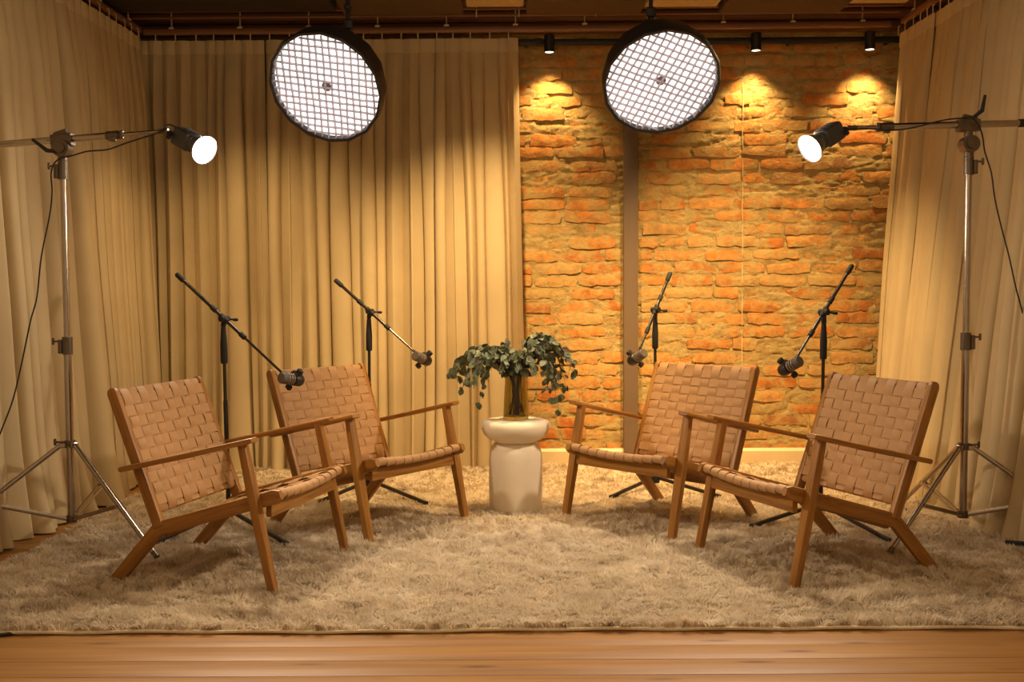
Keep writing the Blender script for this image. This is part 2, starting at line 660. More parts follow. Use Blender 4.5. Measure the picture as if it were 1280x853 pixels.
for n_, (p, q, zc, hb) in enumerate(bricks):
    mb = MB()
    Lb = q - p
    proud = rb.uniform(0.004, 0.011)
    if rb.random() < 0.30:
        proud = rb.uniform(-0.003, 0.004)
    nu, nv = max(4, int(Lb / 0.036)), 3
    tilt = rb.uniform(-0.004, 0.004)
    for j in range(nv + 1):
        for i in range(nu + 1):
            u, v_ = i / nu * 2 - 1, j / nv * 2 - 1
            wx, wz = u, v_
            # ragged, rounded corners
            if abs(u) == 1 and abs(v_) == 1:
                wx, wz = u * 0.965, v_ * 0.86
            edge = abs(u) == 1 or abs(v_) == 1
            jx = rb.uniform(-1, 1) * 0.005
            jz = rb.uniform(-1, 1) * (0.0065 if edge else 0.003)
            d = proud + rb.uniform(-0.0025, 0.0025) + tilt * u - (0.0025 if edge else 0)
            mb.v.append(V((wx * Lb / 2 + jx, -0.004 - d, wz * hb / 2 + jz)))
    for j in range(nv):
        for i in range(nu):
            a = j * (nu + 1) + i
            mb.face((a, a + 1, a + nu + 2, a + nu + 1))
    ring = [i for i in range(nu + 1)] + [(j + 1) * (nu + 1) - 1 for j in range(1, nv + 1)] + \
           [nv * (nu + 1) + i for i in range(nu - 1, -1, -1)] + [j * (nu + 1) for j in range(nv - 1, 0, -1)]
    nb = len(mb.v)
    for k in ring:
        mb.v.append(V((mb.v[k].x * 1.01, 0.02, mb.v[k].z * 1.04)))
    m_ = len(ring)
    for k in range(m_):
        mb.face((ring[k], nb + k, nb + (k + 1) % m_, ring[(k + 1) % m_]))
    mb.face([nb + k for k in range(m_)])
    o = mb.build('brick', M['brick'], wb, smooth=50)
    o.location = wall_pt((p + q) / 2, 0, zc + ROW / 2)
    o.rotation_euler = (0, rb.uniform(-0.02, 0.02), WROT)

# thin pale line down the wall
sm = MB()
zz_ = 2.38
while zz_ > 0.80:
    ln_ = rb.uniform(0.10, 0.26)
    pts = [wall_pt(1.432 + 0.004 * noise.noise(V((0, 0, (zz_ - ln_ * k / 5) * 9))), -0.0150 + 0.003 * noise.noise(V((3, 0, (zz_ - ln_ * k / 5) * 14))), zz_ - ln_ * k / 5) for k in range(6)]
    sm.tube(pts, 0.0026, 5, up=(0, 1, 0), radii=[0.001, 0.0026, 0.0030, 0.0024, 0.0026, 0.001])
    zz_ -= ln_ + rb.uniform(0.006, 0.05)
sm.build('mortar_seam', M['seam'], wb, label='thin pale vertical line on the brickwork')

tr = MB()
tr.bar(wall_pt(0.738, -0.03, 0.06), wall_pt(0.738, -0.03, 2.62), 0.088, 0.05, 0.003, up=(0, 1, 0))
tr.build('trim_1', M['pillar'], kind='structure')

bb = MB()
prof = [(0, 0), (0.022, 0), (0.022, 0.088), (0.016, 0.096), (0.010, 0.104), (0, 0.106)]
bb.sweep([wall_pt(-2.5, -0.012, 0), wall_pt(2.6, -0.012, 0)], [(a, b) for a, b in prof], up=(0, 0, 1))
bb.build('baseboard_back', M['skirting'], kind='structure')

# cornice of stacked mouldings under the ceiling
co = MB()
for (yy, zz, dy, dz) in ((-0.05, 2.70, 0.10, 0.05), (-0.09, 2.752, 0.18, 0.045), (-0.14, 2.80, 0.28, 0.045), (-0.19, 2.85, 0.38, 0.05), (-0.25, 2.91, 0.5, 0.06)):
    co.bar(wall_pt(-2.5, yy, zz), wall_pt(2.6, yy, zz), dy, dz, 0.008)
co.build('trim_2', M['cornice'], kind='structure')


# ------------------------------------------------------------------ ceiling panels
def panel(name, xa, xb, ya, yb, zz, th, m, label, cat):
    o = MB().box(((xa + xb) / 2, (ya + yb) / 2, zz + th / 2), (xb - xa, yb - ya, th), 0.006).build(name, m)
    return tag(o, label, cat, 'panels hung under the ceiling')


panel('ceiling_panel', -2.3, -1.0, 5.0, 6.06, 2.70, 0.06, M['ceiling'], 'dark felt ceiling panel in the corner above the left lamp', 'panel')
panel('ceiling_panel', -0.95, -0.27, 5.0, 6.03, 2.67, 0.06, M['panel'], 'dark felt ceiling panel just right of the left softbox', 'panel')
panel('ceiling_panel', 0.09, 0.745, 5.0, 6.03, 2.67, 0.06, M['panel'], 'dark felt ceiling panel between the two softboxes, over the curtain end', 'panel')
panel('ceiling_panel', 1.19, 1.88, 5.0, 6.03, 2.67, 0.06, M['panel'], 'dark felt ceiling panel right of the right softbox', 'panel')
panel('ceiling_batten', -0.25, 0.075, 5.3, 6.00, 2.705, 0.05, M['panel_light'], 'beige ceiling board over the curtain end, left of the right softbox', 'board')
panel('ceiling_batten', 0.76, 1.175, 5.3, 6.00, 2.70, 0.05, M['panel_light'], 'beige ceiling board directly above the right softbox', 'board')
panel('ceiling_batten', 1.90, 2.25, 5.3, 6.00, 2.715, 0.05, M['panel_light'], 'beige ceiling board above the right curtain corner', 'board')

# ------------------------------------------------------------------ curtains
HZ = 2.605


def curtain(label, t0, t1, b0, b1, seed, pitch=(0.055, 0.110), amp=0.064, floor=0.004, edge_glow=None, flare=0.05):
    """a pleated curtain panel: heading runs t0->t1 at the rail, hem b0->b1; the room is on the right of t0->t1"""
    rnd = random.Random(seed)
    t0, t1, b0, b1 = V(t0), V(t1), V(b0), V(b1)
    L = (t1 - t0).length
    ps = [0.0]
    while ps[-1] < L - 0.05:
        ps.append(ps[-1] + rnd.uniform(*pitch))
    sc = L / ps[-1]
    ps = [p * sc for p in ps]
    K = len(ps) - 1
    jit = [0] + [rnd.uniform(-0.026, 0.026) for _ in range(K - 1)] + [0]
    jit2 = [0] + [rnd.uniform(-0.026, 0.026) for _ in range(K - 1)] + [0]
    am = [rnd.uniform(0.55, 1.2) for _ in range(K)]
    am2 = [a * rnd.uniform(0.6, 1.5) for a in am]
    lean = [rnd.uniform(-0.8, 0.8) for _ in range(K)]
    hemz = [rnd.uniform(0, 0.012) for _ in range(K + 1)]
    kick = [rnd.uniform(-0.4, 1.0) for _ in range(K)]
    SUB, RZ = 9, 46
    d = (t1 - t0).normalized()
    nrm = V((d.y, -d.x, 0))
    root = thing('curtain', label, 'curtain', ((t0 + t1) / 2 * 1.0)[:2] + (0,), 0, 'curtains round the stage')
    off = V(root.location)

    def point(k, v, t):
        """k fold, v in 0..1 across it, t 0 top..1 hem"""
        e = min(1, t / 0.5)
        e = e * e * (3 - 2 * e)
        g = max(0, (t - 0.45) / 0.55)
        lo = ps[k] + jit[k] * e + jit2[k] * g * g
        hi = ps[k + 1] + jit[k + 1] * e + jit2[k + 1] * g * g
        wd = hi - lo
        a = (am[k] * (1 - t) + am2[k] * t) * amp
        grow = 0.22 + 0.78 * min(1, t / 0.16) ** 0.8
        a *= grow * (0.85 + 0.35 * t)
        bump = abs(math.sin(PI * v)) ** 0.62
        sh = math.sin(2 * PI * v) * lean[k] * 0.34 * wd * grow
        s = lo + v * wd + sh * (1 if 0 < v < 1 else 0)
        top = t0 + d * s
        bot = b0 + (b1 - b0) * (s / L)
        tt = t ** 1.15
        p = top.lerp(bot, tt)
        q = nrm * (a * bump - 0.5 * amp + 0.012 * noise.noise(V((s * 4, t * 3, seed))))
        fl_ = max(0, (t - 0.82) / 0.18)
        q += nrm * flare * kick[k] * fl_ * fl_ * bump
        h0 = hemz[k] * (1 - v) + hemz[k + 1] * v
        zz = HZ + (floor + h0 - HZ) * t
        return V((p.x + q.x, p.y + q.y, zz)) - off

    fab = MB()
    cols = []
    for k in range(K):
        for i in range(SUB + (1 if k == K - 1 else 0)):
            cols.append((k, i / SUB))
    nc = len(cols)
    for j in range(RZ + 1):
        t = (j / RZ) ** 1.0
        for (k, v) in cols:
            fab.v.append(point(k, v, t))
    for j in range(RZ):
        for i in range(nc - 1):
            a = j * nc + i
            fab.face((a, a + nc, a + nc + 1, a + 1))
    fab.build('fabric', M['curtain'], root, smooth=42)
    # heading tape: the flatter doubled band along the top
    tp = MB()
    hd = 0.078
    for j, zz in enumerate((HZ + 0.004, HZ - hd, HZ - hd, HZ + 0.004)):
        sgn = 1 if j < 2 else -1
        for (k, v) in cols:
            q = point(k, v, max(0, (HZ - zz) / HZ))
            base = point(k, 0, max(0, (HZ - zz) / HZ))
            tp.v.append(V((q.x, q.y, zz)) + nrm * (0.005 if sgn > 0 else 0.001))
    for r in range(3):
        for i in range(nc - 1):
            a = r * nc + i
            tp.face((a, a + nc, a + nc + 1, a + 1))
    for i in range(nc - 1):
        tp.face((i, i + 1, 3 * nc + i + 1, 3 * nc + i))
    tp.build('heading_tape', M['tape'], root, smooth=40)
    hk = MB()
    hk.bar((0, 0, -0.012), (0, 0, 0.040), 0.006, 0.004, 0.001, up=(0, 1, 0))
    hk.bar((0, 0.0, 0.036), (0, 0.012, 0.046), 0.006, 0.004, 0.001, up=(1, 0, 0))
    hm = hk.mesh('hook', M['hook'])
    s = 0.03
    while s < L:
        o = bpy.data.objects.new('hook', hm)
        C.objects.link(o)
        o.parent = root
        o.location = t0 + d * s + nrm * 0.004 - off + V((0, 0, HZ))
        o.rotation_euler = (0, 0, math.atan2(d.y, d.x))
        s += rnd.uniform(0.085, 0.125)
    return root


BY = 6.30
curtain('left half of the back curtain, cream, from the corner to the dark slit', (-2.26, BY + 0.03, 0), (-1.485, BY + 0.02, 0), (-2.24, BY + 0.02, 0), (-1.47, BY + 0.01, 0), 3)
curtain('wide cream back curtain behind the left softbox, ending at the brick wall', (-1.475, BY + 0.02, 0), (0.045, BY, 0), (-1.47, BY + 0.01, 0), (0.085, BY - 0.02, 0), 5)
curtain('narrow cream curtain panel in the left corner behind the lamp boom', (-2.22, 5.42, 0), (-2.19, 6.29, 0), (-2.10, 5.42, 0), (-2.13, 6.27, 0), 11, amp=0.045)
curtain('near cream curtain along the left side behind the light stand', (-2.37, 3.0, 0), (-2.22, 5.43, 0), (-2.29, 3.0, 0), (-2.09, 5.43, 0), 14, amp=0.060, flare=0.08, pitch=(0.07, 0.14))
curtain('narrow cream curtain panel on the right beside the brick wall', (2.30, 6.27, 0), (2.315, 5.80, 0), (2.13, 6.22, 0), (2.08, 5.80, 0), 23, amp=0.045)
curtain('near cream curtain along the right side behind the light stand', (2.32, 5.81, 0), (2.36, 3.0, 0), (2.08, 5.81, 0), (2.12, 3.0, 0), 29, amp=0.060, flare=0.05, pitch=(0.07, 0.15))


def rail(label, pts, wd=0.030, ht=0.034):
    o = thing('curtain_rail', label, 'curtain rail', (0, 0, 0), 0, 'curtain rails under the ceiling')
    m = MB()
    m.sweep(pts, rr(wd, ht, 0.006))
    m.build('track', M['rail'], o)
    p0, p1 = V(pts[0]), V(pts[-1])
    Ln = (p1 - p0).length
    bm_ = MB().box((0, 0, 0), (0.03, 0.03, 0.012), 0.003)
    bm_.tube([(0, 0, 0), (0, 0, 0.25)], 0.004, 6)
    me = bm_.mesh('bracket', M['hook'])
    n = max(2, int(Ln / 0.42))
    for k in range(n + 1):
        c = bpy.data.objects.new('bracket', me)
        C.objects.link(c)
        c.parent = o
        c.location = p0.lerp(p1, (k + 0.4) / (n + 0.8)) + V((0, 0, ht / 2 + 0.004))
    return o


RZ_ = 2.655
rail('long brown curtain rail across the back, above the curtain and the bricks', [(-2.20, BY + 0.03, RZ_), (0.0, BY + 0.0, RZ_), (2.26, BY - 0.03, RZ_ + 0.012)])
rail('brown curtain rail along the left side', [(-2.385, 2.9, RZ_), (-2.21, 6.27, RZ_)])
rail('brown curtain rail along the right side', [(2.365, 2.9, RZ_ + 0.012), (2.31, 6.2, RZ_ + 0.012)])

# second, empty rail behind: two thin bright bars over the bricks
o = thing('cable_rail', 'thin double metal rail running above the curtain rail', 'rail', (0, 0, 0))
for yy, zz in ((6.24, 2.715), (6.20, 2.742)):
    MB().bar((-2.3, yy, zz), (2.3, yy - 0.02, zz + 0.012), 0.016, 0.012, 0.003).build('bar', M['rail'], o)
for xx in (-0.2, 0.05, 0.5):
    MB().bar((xx, 6.19, 2.70), (xx, 6.19, 2.79), 0.008, 0.006, 0.001, up=(0, 1, 0)).build('clip', M['hook'], o)

# ------------------------------------------------------------------ track lights on the bricks
TY = -0.115
o = thing('light_track', 'black lighting track with spots along the top of the bricks', 'light track', (0, 0, 0))
MB().bar(wall_pt(0.02, TY, 2.60), wall_pt(2.42, TY, 2.60), 0.032, 0.034, 0.003).build('track', M['black'], o)
MB().box(wall_pt(0.175, TY, 2.60), (0.05, 0.036, 0.04), 0.004).build('feed', M['black'], o)
for xx in (0.1, 1.0, 1.7, 2.3):
    MB().bar(wall_pt(xx, TY + 0.02, 2.60), wall_pt(xx, -0.01, 2.60), 0.02, 0.02, 0.002).build('bracket', M['black'], o)
for (xx, lab) in ((0.236, 'black cylinder track spot nearest the curtain end, left of the right softbox'),
                  (1.482, 'black cylinder track spot over the bricks, just right of the right softbox'),
                  (2.165, 'black cylinder track spot at the far right by the right curtain')):
    pp = wall_pt(xx, TY - 0.03, 2.585)
    t = thing('track_spot', lab, 'spotlight', pp, WROT, 'track spots on the brick wall')
    MB().lathe([(0.0, 0.055), (0.026, 0.055), (0.031, 0.050), (0.031, -0.052), (0.027, -0.052), (0.026, -0.046), (0.0, -0.046)], 24).build('housing', M['black'], t)
    MB().lathe([(0.0, -0.049), (0.0255, -0.049), (0.0255, -0.047), (0.0, -0.047)], 20).build('lens', M['spot_face'], t)
    MB().box((0, 0.03, 0.01), (0.03, 0.03, 0.04), 0.004).build('adapter', M['black'], t)
    l = bpy.data.lights.new('track_spot_beam', 'SPOT')
    l.energy = TRACK_W
    l.color = WARM
    l.spot_size = math.radians(96)
    l.spot_blend = 1.0
    l.shadow_soft_size = 0.02
    lo = bpy.data.objects.new('track_spot_beam', l)
    C.objects.link(lo)
    lo.parent = t
    lo.location = (0, 0, -0.06)
    lo.rotation_euler = V((0, 0.10, -1)).to_track_quat('-Z', 'Y').to_euler()

# ------------------------------------------------------------------ shag rug
RX0, RX1, RY0, RY1 = -1.99, 2.22, 3.235, 6.38


def rug_edge(x):
    return RY0 + 0.006 * math.sin(x * 2.3) + 0.004 * math.sin(x * 5.1 + 1) - 0.012 * max(0, -x - 1.0)


rg = thing('rug', 'large cream shaggy rug covering the whole stage floor', 'rug', (0, RY0, 0))
ba = MB()
na = 60
for zz in (0.0015, 0.010):
    for i in range(na + 1):
        x = RX0 + (RX1 - RX0) * i / na
        ba.v.append(V((x, rug_edge(x) - RY0, zz)))
    for i in range(na + 1):
        x = RX0 + (RX1 - RX0) * i / na
        ba.v.append(V((x, RY1 - RY0, zz)))
q = na + 1
for i in range(na):
    ba.face((2 * q + i, 2 * q + i + 1, 3 * q + i + 1, 3 * q + i))
    ba.face((i + 1, i, q + i, q + i + 1))
    ba.face((i, i + 1, 2 * q + i + 1, 2 * q + i))
    ba.face((q + i + 1, q + i, 3 * q + i, 3 * q + i + 1))
ba.face((0, 2 * q, 3 * q, q))
ba.face((na, q + na, 3 * q + na, 2 * q + na))
ba.build('backing', M['rug_base'], rg)
bd = MB()
bd.tube([(RX0 + (RX1 - RX0) * i / 80, rug_edge(RX0 + (RX1 - RX0) * i / 80) - RY0 - 0.002, 0.007 + 0.002 * math.sin(i * 0.9)) for i in range(81)], 0.0055, 8)
bd.build('binding', M['rug_base'], rg, label='bound front edge')

NB = 430000
yy = 1.0 / (1.0 / RY0 - rng.random(NB * 2) * (1.0 / RY0 - 1.0 / RY1))
xx = RX0 + (RX1 - RX0) * rng.random(NB * 2)
keep = (np.abs(xx) < yy * 0.4916 + 0.22)
xx, yy = xx[keep][:NB], yy[keep][:NB]
NB = len(xx)
yy += np.where(yy < RY0 + 0.02, 0.006 * np.sin(xx * 2.3) + 0.004 * np.sin(xx * 5.1 + 1) - 0.012 * np.maximum(0, -xx - 1.0), 0)


def vnoise(x, y, s, seed):
    """smooth value noise on a lattice"""
    g = np.random.default_rng(seed).random((256, 256))
    x, y = x * s + 50, y * s + 50
    xi, yi = np.floor(x).astype(int), np.floor(y).astype(int)
    fx, fy = x - xi, y - yi
    fx, fy = fx * fx * (3 - 2 * fx), fy * fy * (3 - 2 * fy)
    a, b, c, d = g[xi % 256, yi % 256], g[(xi + 1) % 256, yi % 256], g[xi % 256, (yi + 1) % 256], g[(xi + 1) % 256, (yi + 1) % 256]
    return (a * (1 - fx) + b * fx) * (1 - fy) + (c * (1 - fx) + d * fx) * fy


ang = 2 * PI * (0.8 * vnoise(xx, yy, 5, 1) + 1.9 * vnoise(xx, yy, 20, 2)) + rng.normal(0, 0.55, NB)
lean = 0.55 + 0.75 * vnoise(xx, yy, 16, 3) + rng.normal(0, 0.2, NB)
ln = 0.036 * (0.6 + 0.7 * vnoise(xx, yy, 13, 4)) * rng.uniform(0.75, 1.2, NB)
wd = 0.00135 * (yy / 3.3) ** 1.0 * rng.uniform(0.8, 1.5, NB)
dx, dy = np.cos(ang), np.sin(ang)
wa = ang + rng.uniform(0.8, 2.3, NB)
wxv, wyv = np.cos(wa) * wd, np.sin(wa) * wd
h1, r1 = ln * 0.55 * np.cos(lean * 0.5), ln * 0.55 * np.sin(lean * 0.5)
h2, r2 = h1 + ln * 0.45 * np.cos(lean * 1.2), r1 + ln * 0.45 * np.sin(lean * 1.2)
zb = 0.009
P = np.zeros((NB, 5, 3))
P[:, 0] = np.stack([xx - wxv, yy - wyv, np.full(NB, zb)], 1)
P[:, 1] = np.stack([xx + wxv, yy + wyv, np.full(NB, zb)], 1)
P[:, 2] = np.stack([xx + dx * r1 + wxv, yy + dy * r1 + wyv, zb + h1], 1)
P[:, 3] = np.stack([xx + dx * r1 - wxv, yy + dy * r1 - wyv, zb + h1], 1)
P[:, 4] = np.stack([xx + dx * r2, yy + dy * r2, zb + h2], 1)
P[:, :, 1] -= RY0
me = bpy.data.meshes.new('pile')
me.vertices.add(NB * 5)
me.vertices.foreach_set('co', P.astype(np.float32).ravel())
idx = np.arange(NB, dtype=np.int32)[:, None] * 5
lv = (idx + np.array([[0, 1, 2, 3, 3, 2, 4]], dtype=np.int32)).ravel()
me.loops.add(NB * 7)
me.loops.foreach_set('vertex_index', lv)
me.polygons.add(NB * 2)
st = (np.arange(NB, dtype=np.int32)[:, None] * 7 + np.array([[0, 4]], dtype=np.int32)).ravel()
me.polygons.foreach_set('loop_start', st)
me.polygons.foreach_set('loop_total', np.tile(np.array([4, 3], dtype=np.int32), NB))
me.materials.append(M['pile'])
me.update(calc_edges=True)
po = bpy.data.objects.new('pile', me)
C.objects.link(po)
po.parent = rg
po['kind'] = 'stuff'


# ------------------------------------------------------------------ armchairs
def chair(label, loc, rotz):
    t = thing('armchair', label, 'armchair', loc, rotz, 'woven leather armchairs on the rug')
    zr = 0.03                                   # the rug pile takes the leg ends
    W = M['wood']

    def P3(u, lat, z):
        return V((u, lat, z + zr))
    for s in (-1, 1):
        y = s * 0.283
        # rear leg and seat rail: one bent piece
        m = MB()
        pts = [P3(-0.362, y, -0.026), P3(-0.184, y, 0.170), P3(-0.172, y, 0.181), P3(-0.158, y, 0.189), P3(0.296, y, 0.322), P3(0.318, y, 0.329)]
        sec = rr(0.027, 0.052, 0.005)
        m.sweep(pts, None, (0, 0, 1), True, None, [rr(0.027, 0.046, 0.005), sec, sec, sec, sec, rr(0.024, 0.036, 0.012)])
        m.build('side_rail', W, t)
        # front leg outside the rail
        m = MB()
        yl = s * 0.316
        m.sweep([P3(0.301, yl, -0.026), P3(0.300, yl, -0.02), P3(0.236, yl, 0.285), P3(0.189, yl, 0.508)], None, (1, 0, 0), True, None,
                [rr(0.030, 0.026, 0.004), rr(0.033, 0.028, 0.004), rr(0.042, 0.034, 0.005), rr(0.036, 0.028, 0.004)])
        m.build('front_leg', W, t)
        # back upright standing on the rail
        m = MB()
        a, b = P3(-0.166, y * 1.02, 0.195), P3(-0.352, y * 1.02, 0.695)
        d = (b - a).normalized()
        m.sweep([a, a + d * 0.01, b - d * 0.02, b - d * 0.006, b], None, (1, 0, 0), True, None,
                [rr(0.026, 0.042, 0.004), rr(0.026, 0.042, 0.004), rr(0.026, 0.040, 0.004), rr(0.026, 0.034, 0.008), rr(0.022, 0.020, 0.008)])
        m.build('back_upright', W, t)
        # armrest, outside the upright, on top of the front leg
        m = MB()
        ya = s * 0.327
        p0, p1, p2 = P3(-0.292, ya, 0.405), P3(0.0, ya, 0.470), P3(0.240, ya, 0.5275)
        pm = [p0, p0 + (p1 - p0) * 0.02, p1, p2 + (p1 - p2) * 0.02, p2]
        m.sweep(pm, None, (0, 0, 1), True, None, [rr(0.040, 0.015, 0.004), rr(0.044, 0.019, 0.005), rr(0.050, 0.020, 0.006), rr(0.052, 0.019, 0.006), rr(0.048, 0.015, 0.005)])
        m.build('armrest', W, t)
    MB().bar(P3(0.262, -0.27, 0.272), P3(0.262, 0.27, 0.272), 0.022, 0.056, 0.004).build('apron', W, t)
    MB().bar(P3(-0.150, -0.27, 0.172), P3(-0.150, 0.27, 0.172), 0.022, 0.040, 0.004).build('rear_stretcher', W, t)

    # ---- backrest weave
    B0, T0 = V((-0.166, 0, 0.195 + zr)), V((-0.352, 0, 0.695 + zr))
    d = (T0 - B0).normalized()
    n = V((d.z, 0, -d.x))                       # forward face
    Lb = (T0 - B0).length
    bt, b_lo = Lb - 0.020, 0.060
    rd = 0.012
    o_n = 0.006
    for bb_, nm in ((bt, 'top_rail'), (b_lo, 'lower_rail')):
        c = B0 + d * bb_ + n * (o_n - 0.004)
        MB().tube([c + V((0, -0.275, 0)), c + V((0, 0.275, 0))], rd, 12).build(nm, W, t)
    nV, nH = 10, 10
    pv = 0.540 / nV
    ph = (bt - b_lo - 2 * rd) / nH
    A = 0.0030
    th = 0.0024

    def back_pt(lat, b, off):
        sag = -0.010 * (1 - (lat / 0.27) ** 2) * math.sin(PI * (b - b_lo) / (bt - b_lo))
        return B0 + d * b + n * (o_n + rd - 0.002 + sag + off) + V((0, lat, 0))
    for i in range(nV):
        lat = -0.27 + pv * (i + 0.5)
        pts, ups = [], []
        c = B0 + d * b_lo + n * (o_n - 0.004) + V((0, lat, 0))
        pts.append(c - n * (rd + 0.002) + d * 0.05)
        for k in range(1, 5):
            a = PI + PI * k / 5
            pts.append(c + n * math.cos(a) * (rd + 0.002) + d * math.sin(a) * (rd + 0.002))
        for j in range(nH):
            off = A if (i + j) % 2 else -A
            bc = b_lo + rd + ph * (j + 0.5)
            pts.append(back_pt(lat, bc - 0.30 * ph, off))
            pts.append(back_pt(lat, bc + 0.30 * ph, off))
        c = B0 + d * bt + n * (o_n - 0.004) + V((0, lat, 0))
        for k in range(1, 5):
            a = PI * k / 5
            pts.append(c + n * math.cos(a) * (rd + 0.002) + d * math.sin(a) * (rd + 0.002))
        pts.append(c - n * (rd + 0.002) - d * 0.05)
        m = MB()
        strap(m, pts, V((0, 1, 0)), pv - 0.0034, th)
        m.build('back_strap', M['strap'], t, smooth=50)
    for j in range(nH):
        bc = b_lo + rd + ph * (j + 0.5)
        pts = [back_pt(-0.278, bc, 0)]
        for i in range(nV):
            lat = -0.27 + pv * (i + 0.5)
            off = -A if (i + j) % 2 else A
            pts.append(back_pt(lat - 0.30 * pv, bc, off))
            pts.append(back_pt(lat + 0.30 * pv, bc, off))
        pts.append(back_pt(0.278, bc, 0))
        m = MB()
        strap(m, pts, d, ph - 0.0034, th)
        m.build('back_strap', M['strap'], t, smooth=50)

    # ---- seat weave
    F, R = V((0.293, 0, 0.324 + zr)), V((-0.135, 0, 0.198 + zr))
    e = (F - R).normalized()
    up = V((-e.z, 0, e.x))
    Ls = (F - R).length
    rf = 0.014

    def fsag(lat):
        return -0.016 * (1 - (lat / 0.27) ** 2)
    m = MB()
    m.tube([F + V((0, l_, fsag(l_) + 0.004)) for l_ in np.linspace(-0.272, 0.272, 13)], rf, 12)
    m.build('front_rail', W, t)
    MB().tube([R + V((0, -0.272, 0)), R + V((0, 0.272, 0))], 0.012, 12).build('rear_rail', W, t)
    nS = 9
    ps_ = (Ls - 0.03) / nS

    def seat_pt(lat, b, off):
        sag = -0.016 * (1 - (lat / 0.27) ** 2) - 0.020 * (1 - (lat / 0.27) ** 2) * math.sin(PI * min(1, max(0, b / Ls)))
        return R + e * b + up * (0.011 + off) + V((0, lat, sag + 0.003 * b / Ls))
    for i in range(nV):
        lat = -0.27 + pv * (i + 0.5)
        pts = []
        c = R + V((0, lat, 0))
        for k in range(0, 4):
            a = PI * 1.35 - PI * 0.85 * k / 4
            pts.append(c + e * math.cos(a) * 0.015 + up * math.sin(a) * 0.015)
        for j in range(nS):
            off = A if (i + j) % 2 else -A
            bc = 0.012 + ps_ * (j + 0.5)
            pts.append(seat_pt(lat, bc - 0.30 * ps_, off))
            pts.append(seat_pt(lat, bc + 0.30 * ps_, off))
        c = F + V((0, lat, fsag(lat) + 0.004))
        for k in range(0, 7):
            a = PI * 0.5 - PI * 1.1 * k / 6
            pts.append(c + e * math.cos(a) * (rf + 0.003) + up * math.sin(a) * (rf + 0.003))
        m = MB()
        strap(m, pts, V((0, 1, 0)), pv - 0.0034, th)
        m.build('seat_strap', M['strap'], t, smooth=50)
    for j in range(nS):
        bc = 0.012 + ps_ * (j + 0.5)
        pts = [seat_pt(-0.275, bc, 0)]
        for i in range(nV):
            lat = -0.27 + pv * (i + 0.5)
            off = -A if (i + j) % 2 else A
            pts.append(seat_pt(lat - 0.30 * pv, bc, off))
            pts.append(seat_pt(lat + 0.30 * pv, bc, off))
        pts.append(seat_pt(0.275, bc, 0))
        m = MB()
        strap(m, pts, e, ps_ - 0.0022, th)
        m.build('seat_strap', M['strap'], t, smooth=50)
    return t


def strap(m, pts, wdir, wd, th):
    """a flat leather strap of real thickness; wdir is its width direction"""
    base = len(m.v)
    n = len(pts)
    for i, p in enumerate(pts):
        tg = (pts[min(i + 1, n - 1)] - pts[max(i - 1, 0)]).normalized()
        wv = (wdir - tg * wdir.dot(tg)).normalized()
        nn = wv.cross(tg).normalized()
        for a, b in ((-1, -1), (1, -1), (1, 0.4), (0.94, 1), (-0.94, 1), (-1, 0.4)):
            m.v.append(p + wv * a * wd / 2 + nn * b * th / 2)
    for i in range(n - 1):
        for j in range(6):
            a = base + i * 6 + j
            b = base + i * 6 + (j + 1) % 6
            m.face((a, b, b + 6, a + 6))
    m.face([base + j for j in range(6)][::-1])
    m.face([base + (n - 1) * 6 + j for j in range(6)])


R_ = math.radians
c0 = chair('front left wooden armchair with woven tan leather, facing right', (-1.0565, 4.003, 0), R_(-14.06))
copy_tree(c0, (-0.6535, 4.776, 0), R_(-36.76), 'back left wooden armchair with woven tan leather, nearest the side table on its left')
copy_tree(c0, (0.6809, 4.813, 0), R_(180 + 42.35), 'back right wooden armchair with woven tan leather, nearest the side table on its right')
copy_tree(c0, (1.1582, 4.053, 0), R_(180 + 21.37), 'front right wooden armchair with woven tan leather, facing left')

# ------------------------------------------------------------------ side table, vase, eucalyptus
TX, TYY = 0.015, 5.05
t = thing('side_table', 'round cream pedestal side table in the middle of the rug', 'side table', (TX, TYY, 0.012))
MB().lathe([(0.0, 0.0), (0.120, 0.0), (0.1285, 0.006), (0.1305, 0.02), (0.131, 0.15), (0.1295, 0.255), (0.126, 0.290), (0.118, 0.314), (0.106, 0.330), (0.092, 0.340), (0.0, 0.342)], 48).build('pedestal', M['stone'], t)
MB().lathe([(0.0, 0.334), (0.094, 0.337), (0.106, 0.342), (0.130, 0.354), (0.153, 0.374), (0.166, 0.398), (0.1695, 0.414), (0.167, 0.430), (0.159, 0.440), (0.146, 0.445), (0.0, 0.446)], 48).build('table_top', M['stone'], t)
VX, VY, VZ = TX + 0.002, TYY - 0.005, 0.4585
vs = thing('vase', 'ribbed amber glass vase on the side table', 'vase', (VX, VY, VZ))


def rib(a, z):
    return 1 + 0.018 * math.cos(a * 22)


MB().lathe([(0.0, 0.0), (0.056, 0.0), (0.0605, 0.006), (0.0600, 0.02), (0.0565, 0.10), (0.0525, 0.17), (0.0505, 0.215), (0.0500, 0.2185), (0.0470, 0.2185),
            (0.0475, 0.21), (0.0495, 0.165), (0.0535, 0.10), (0.0565, 0.03), (0.055, 0.018), (0.0, 0.016)], 88, wob=rib).build('glass', M['vase'], vs, smooth=60)
eu = thing('eucalyptus_bouquet', 'bunch of drooping grey green eucalyptus branches in the amber vase', 'plant', (VX, VY, VZ))
rl = random.Random(5)


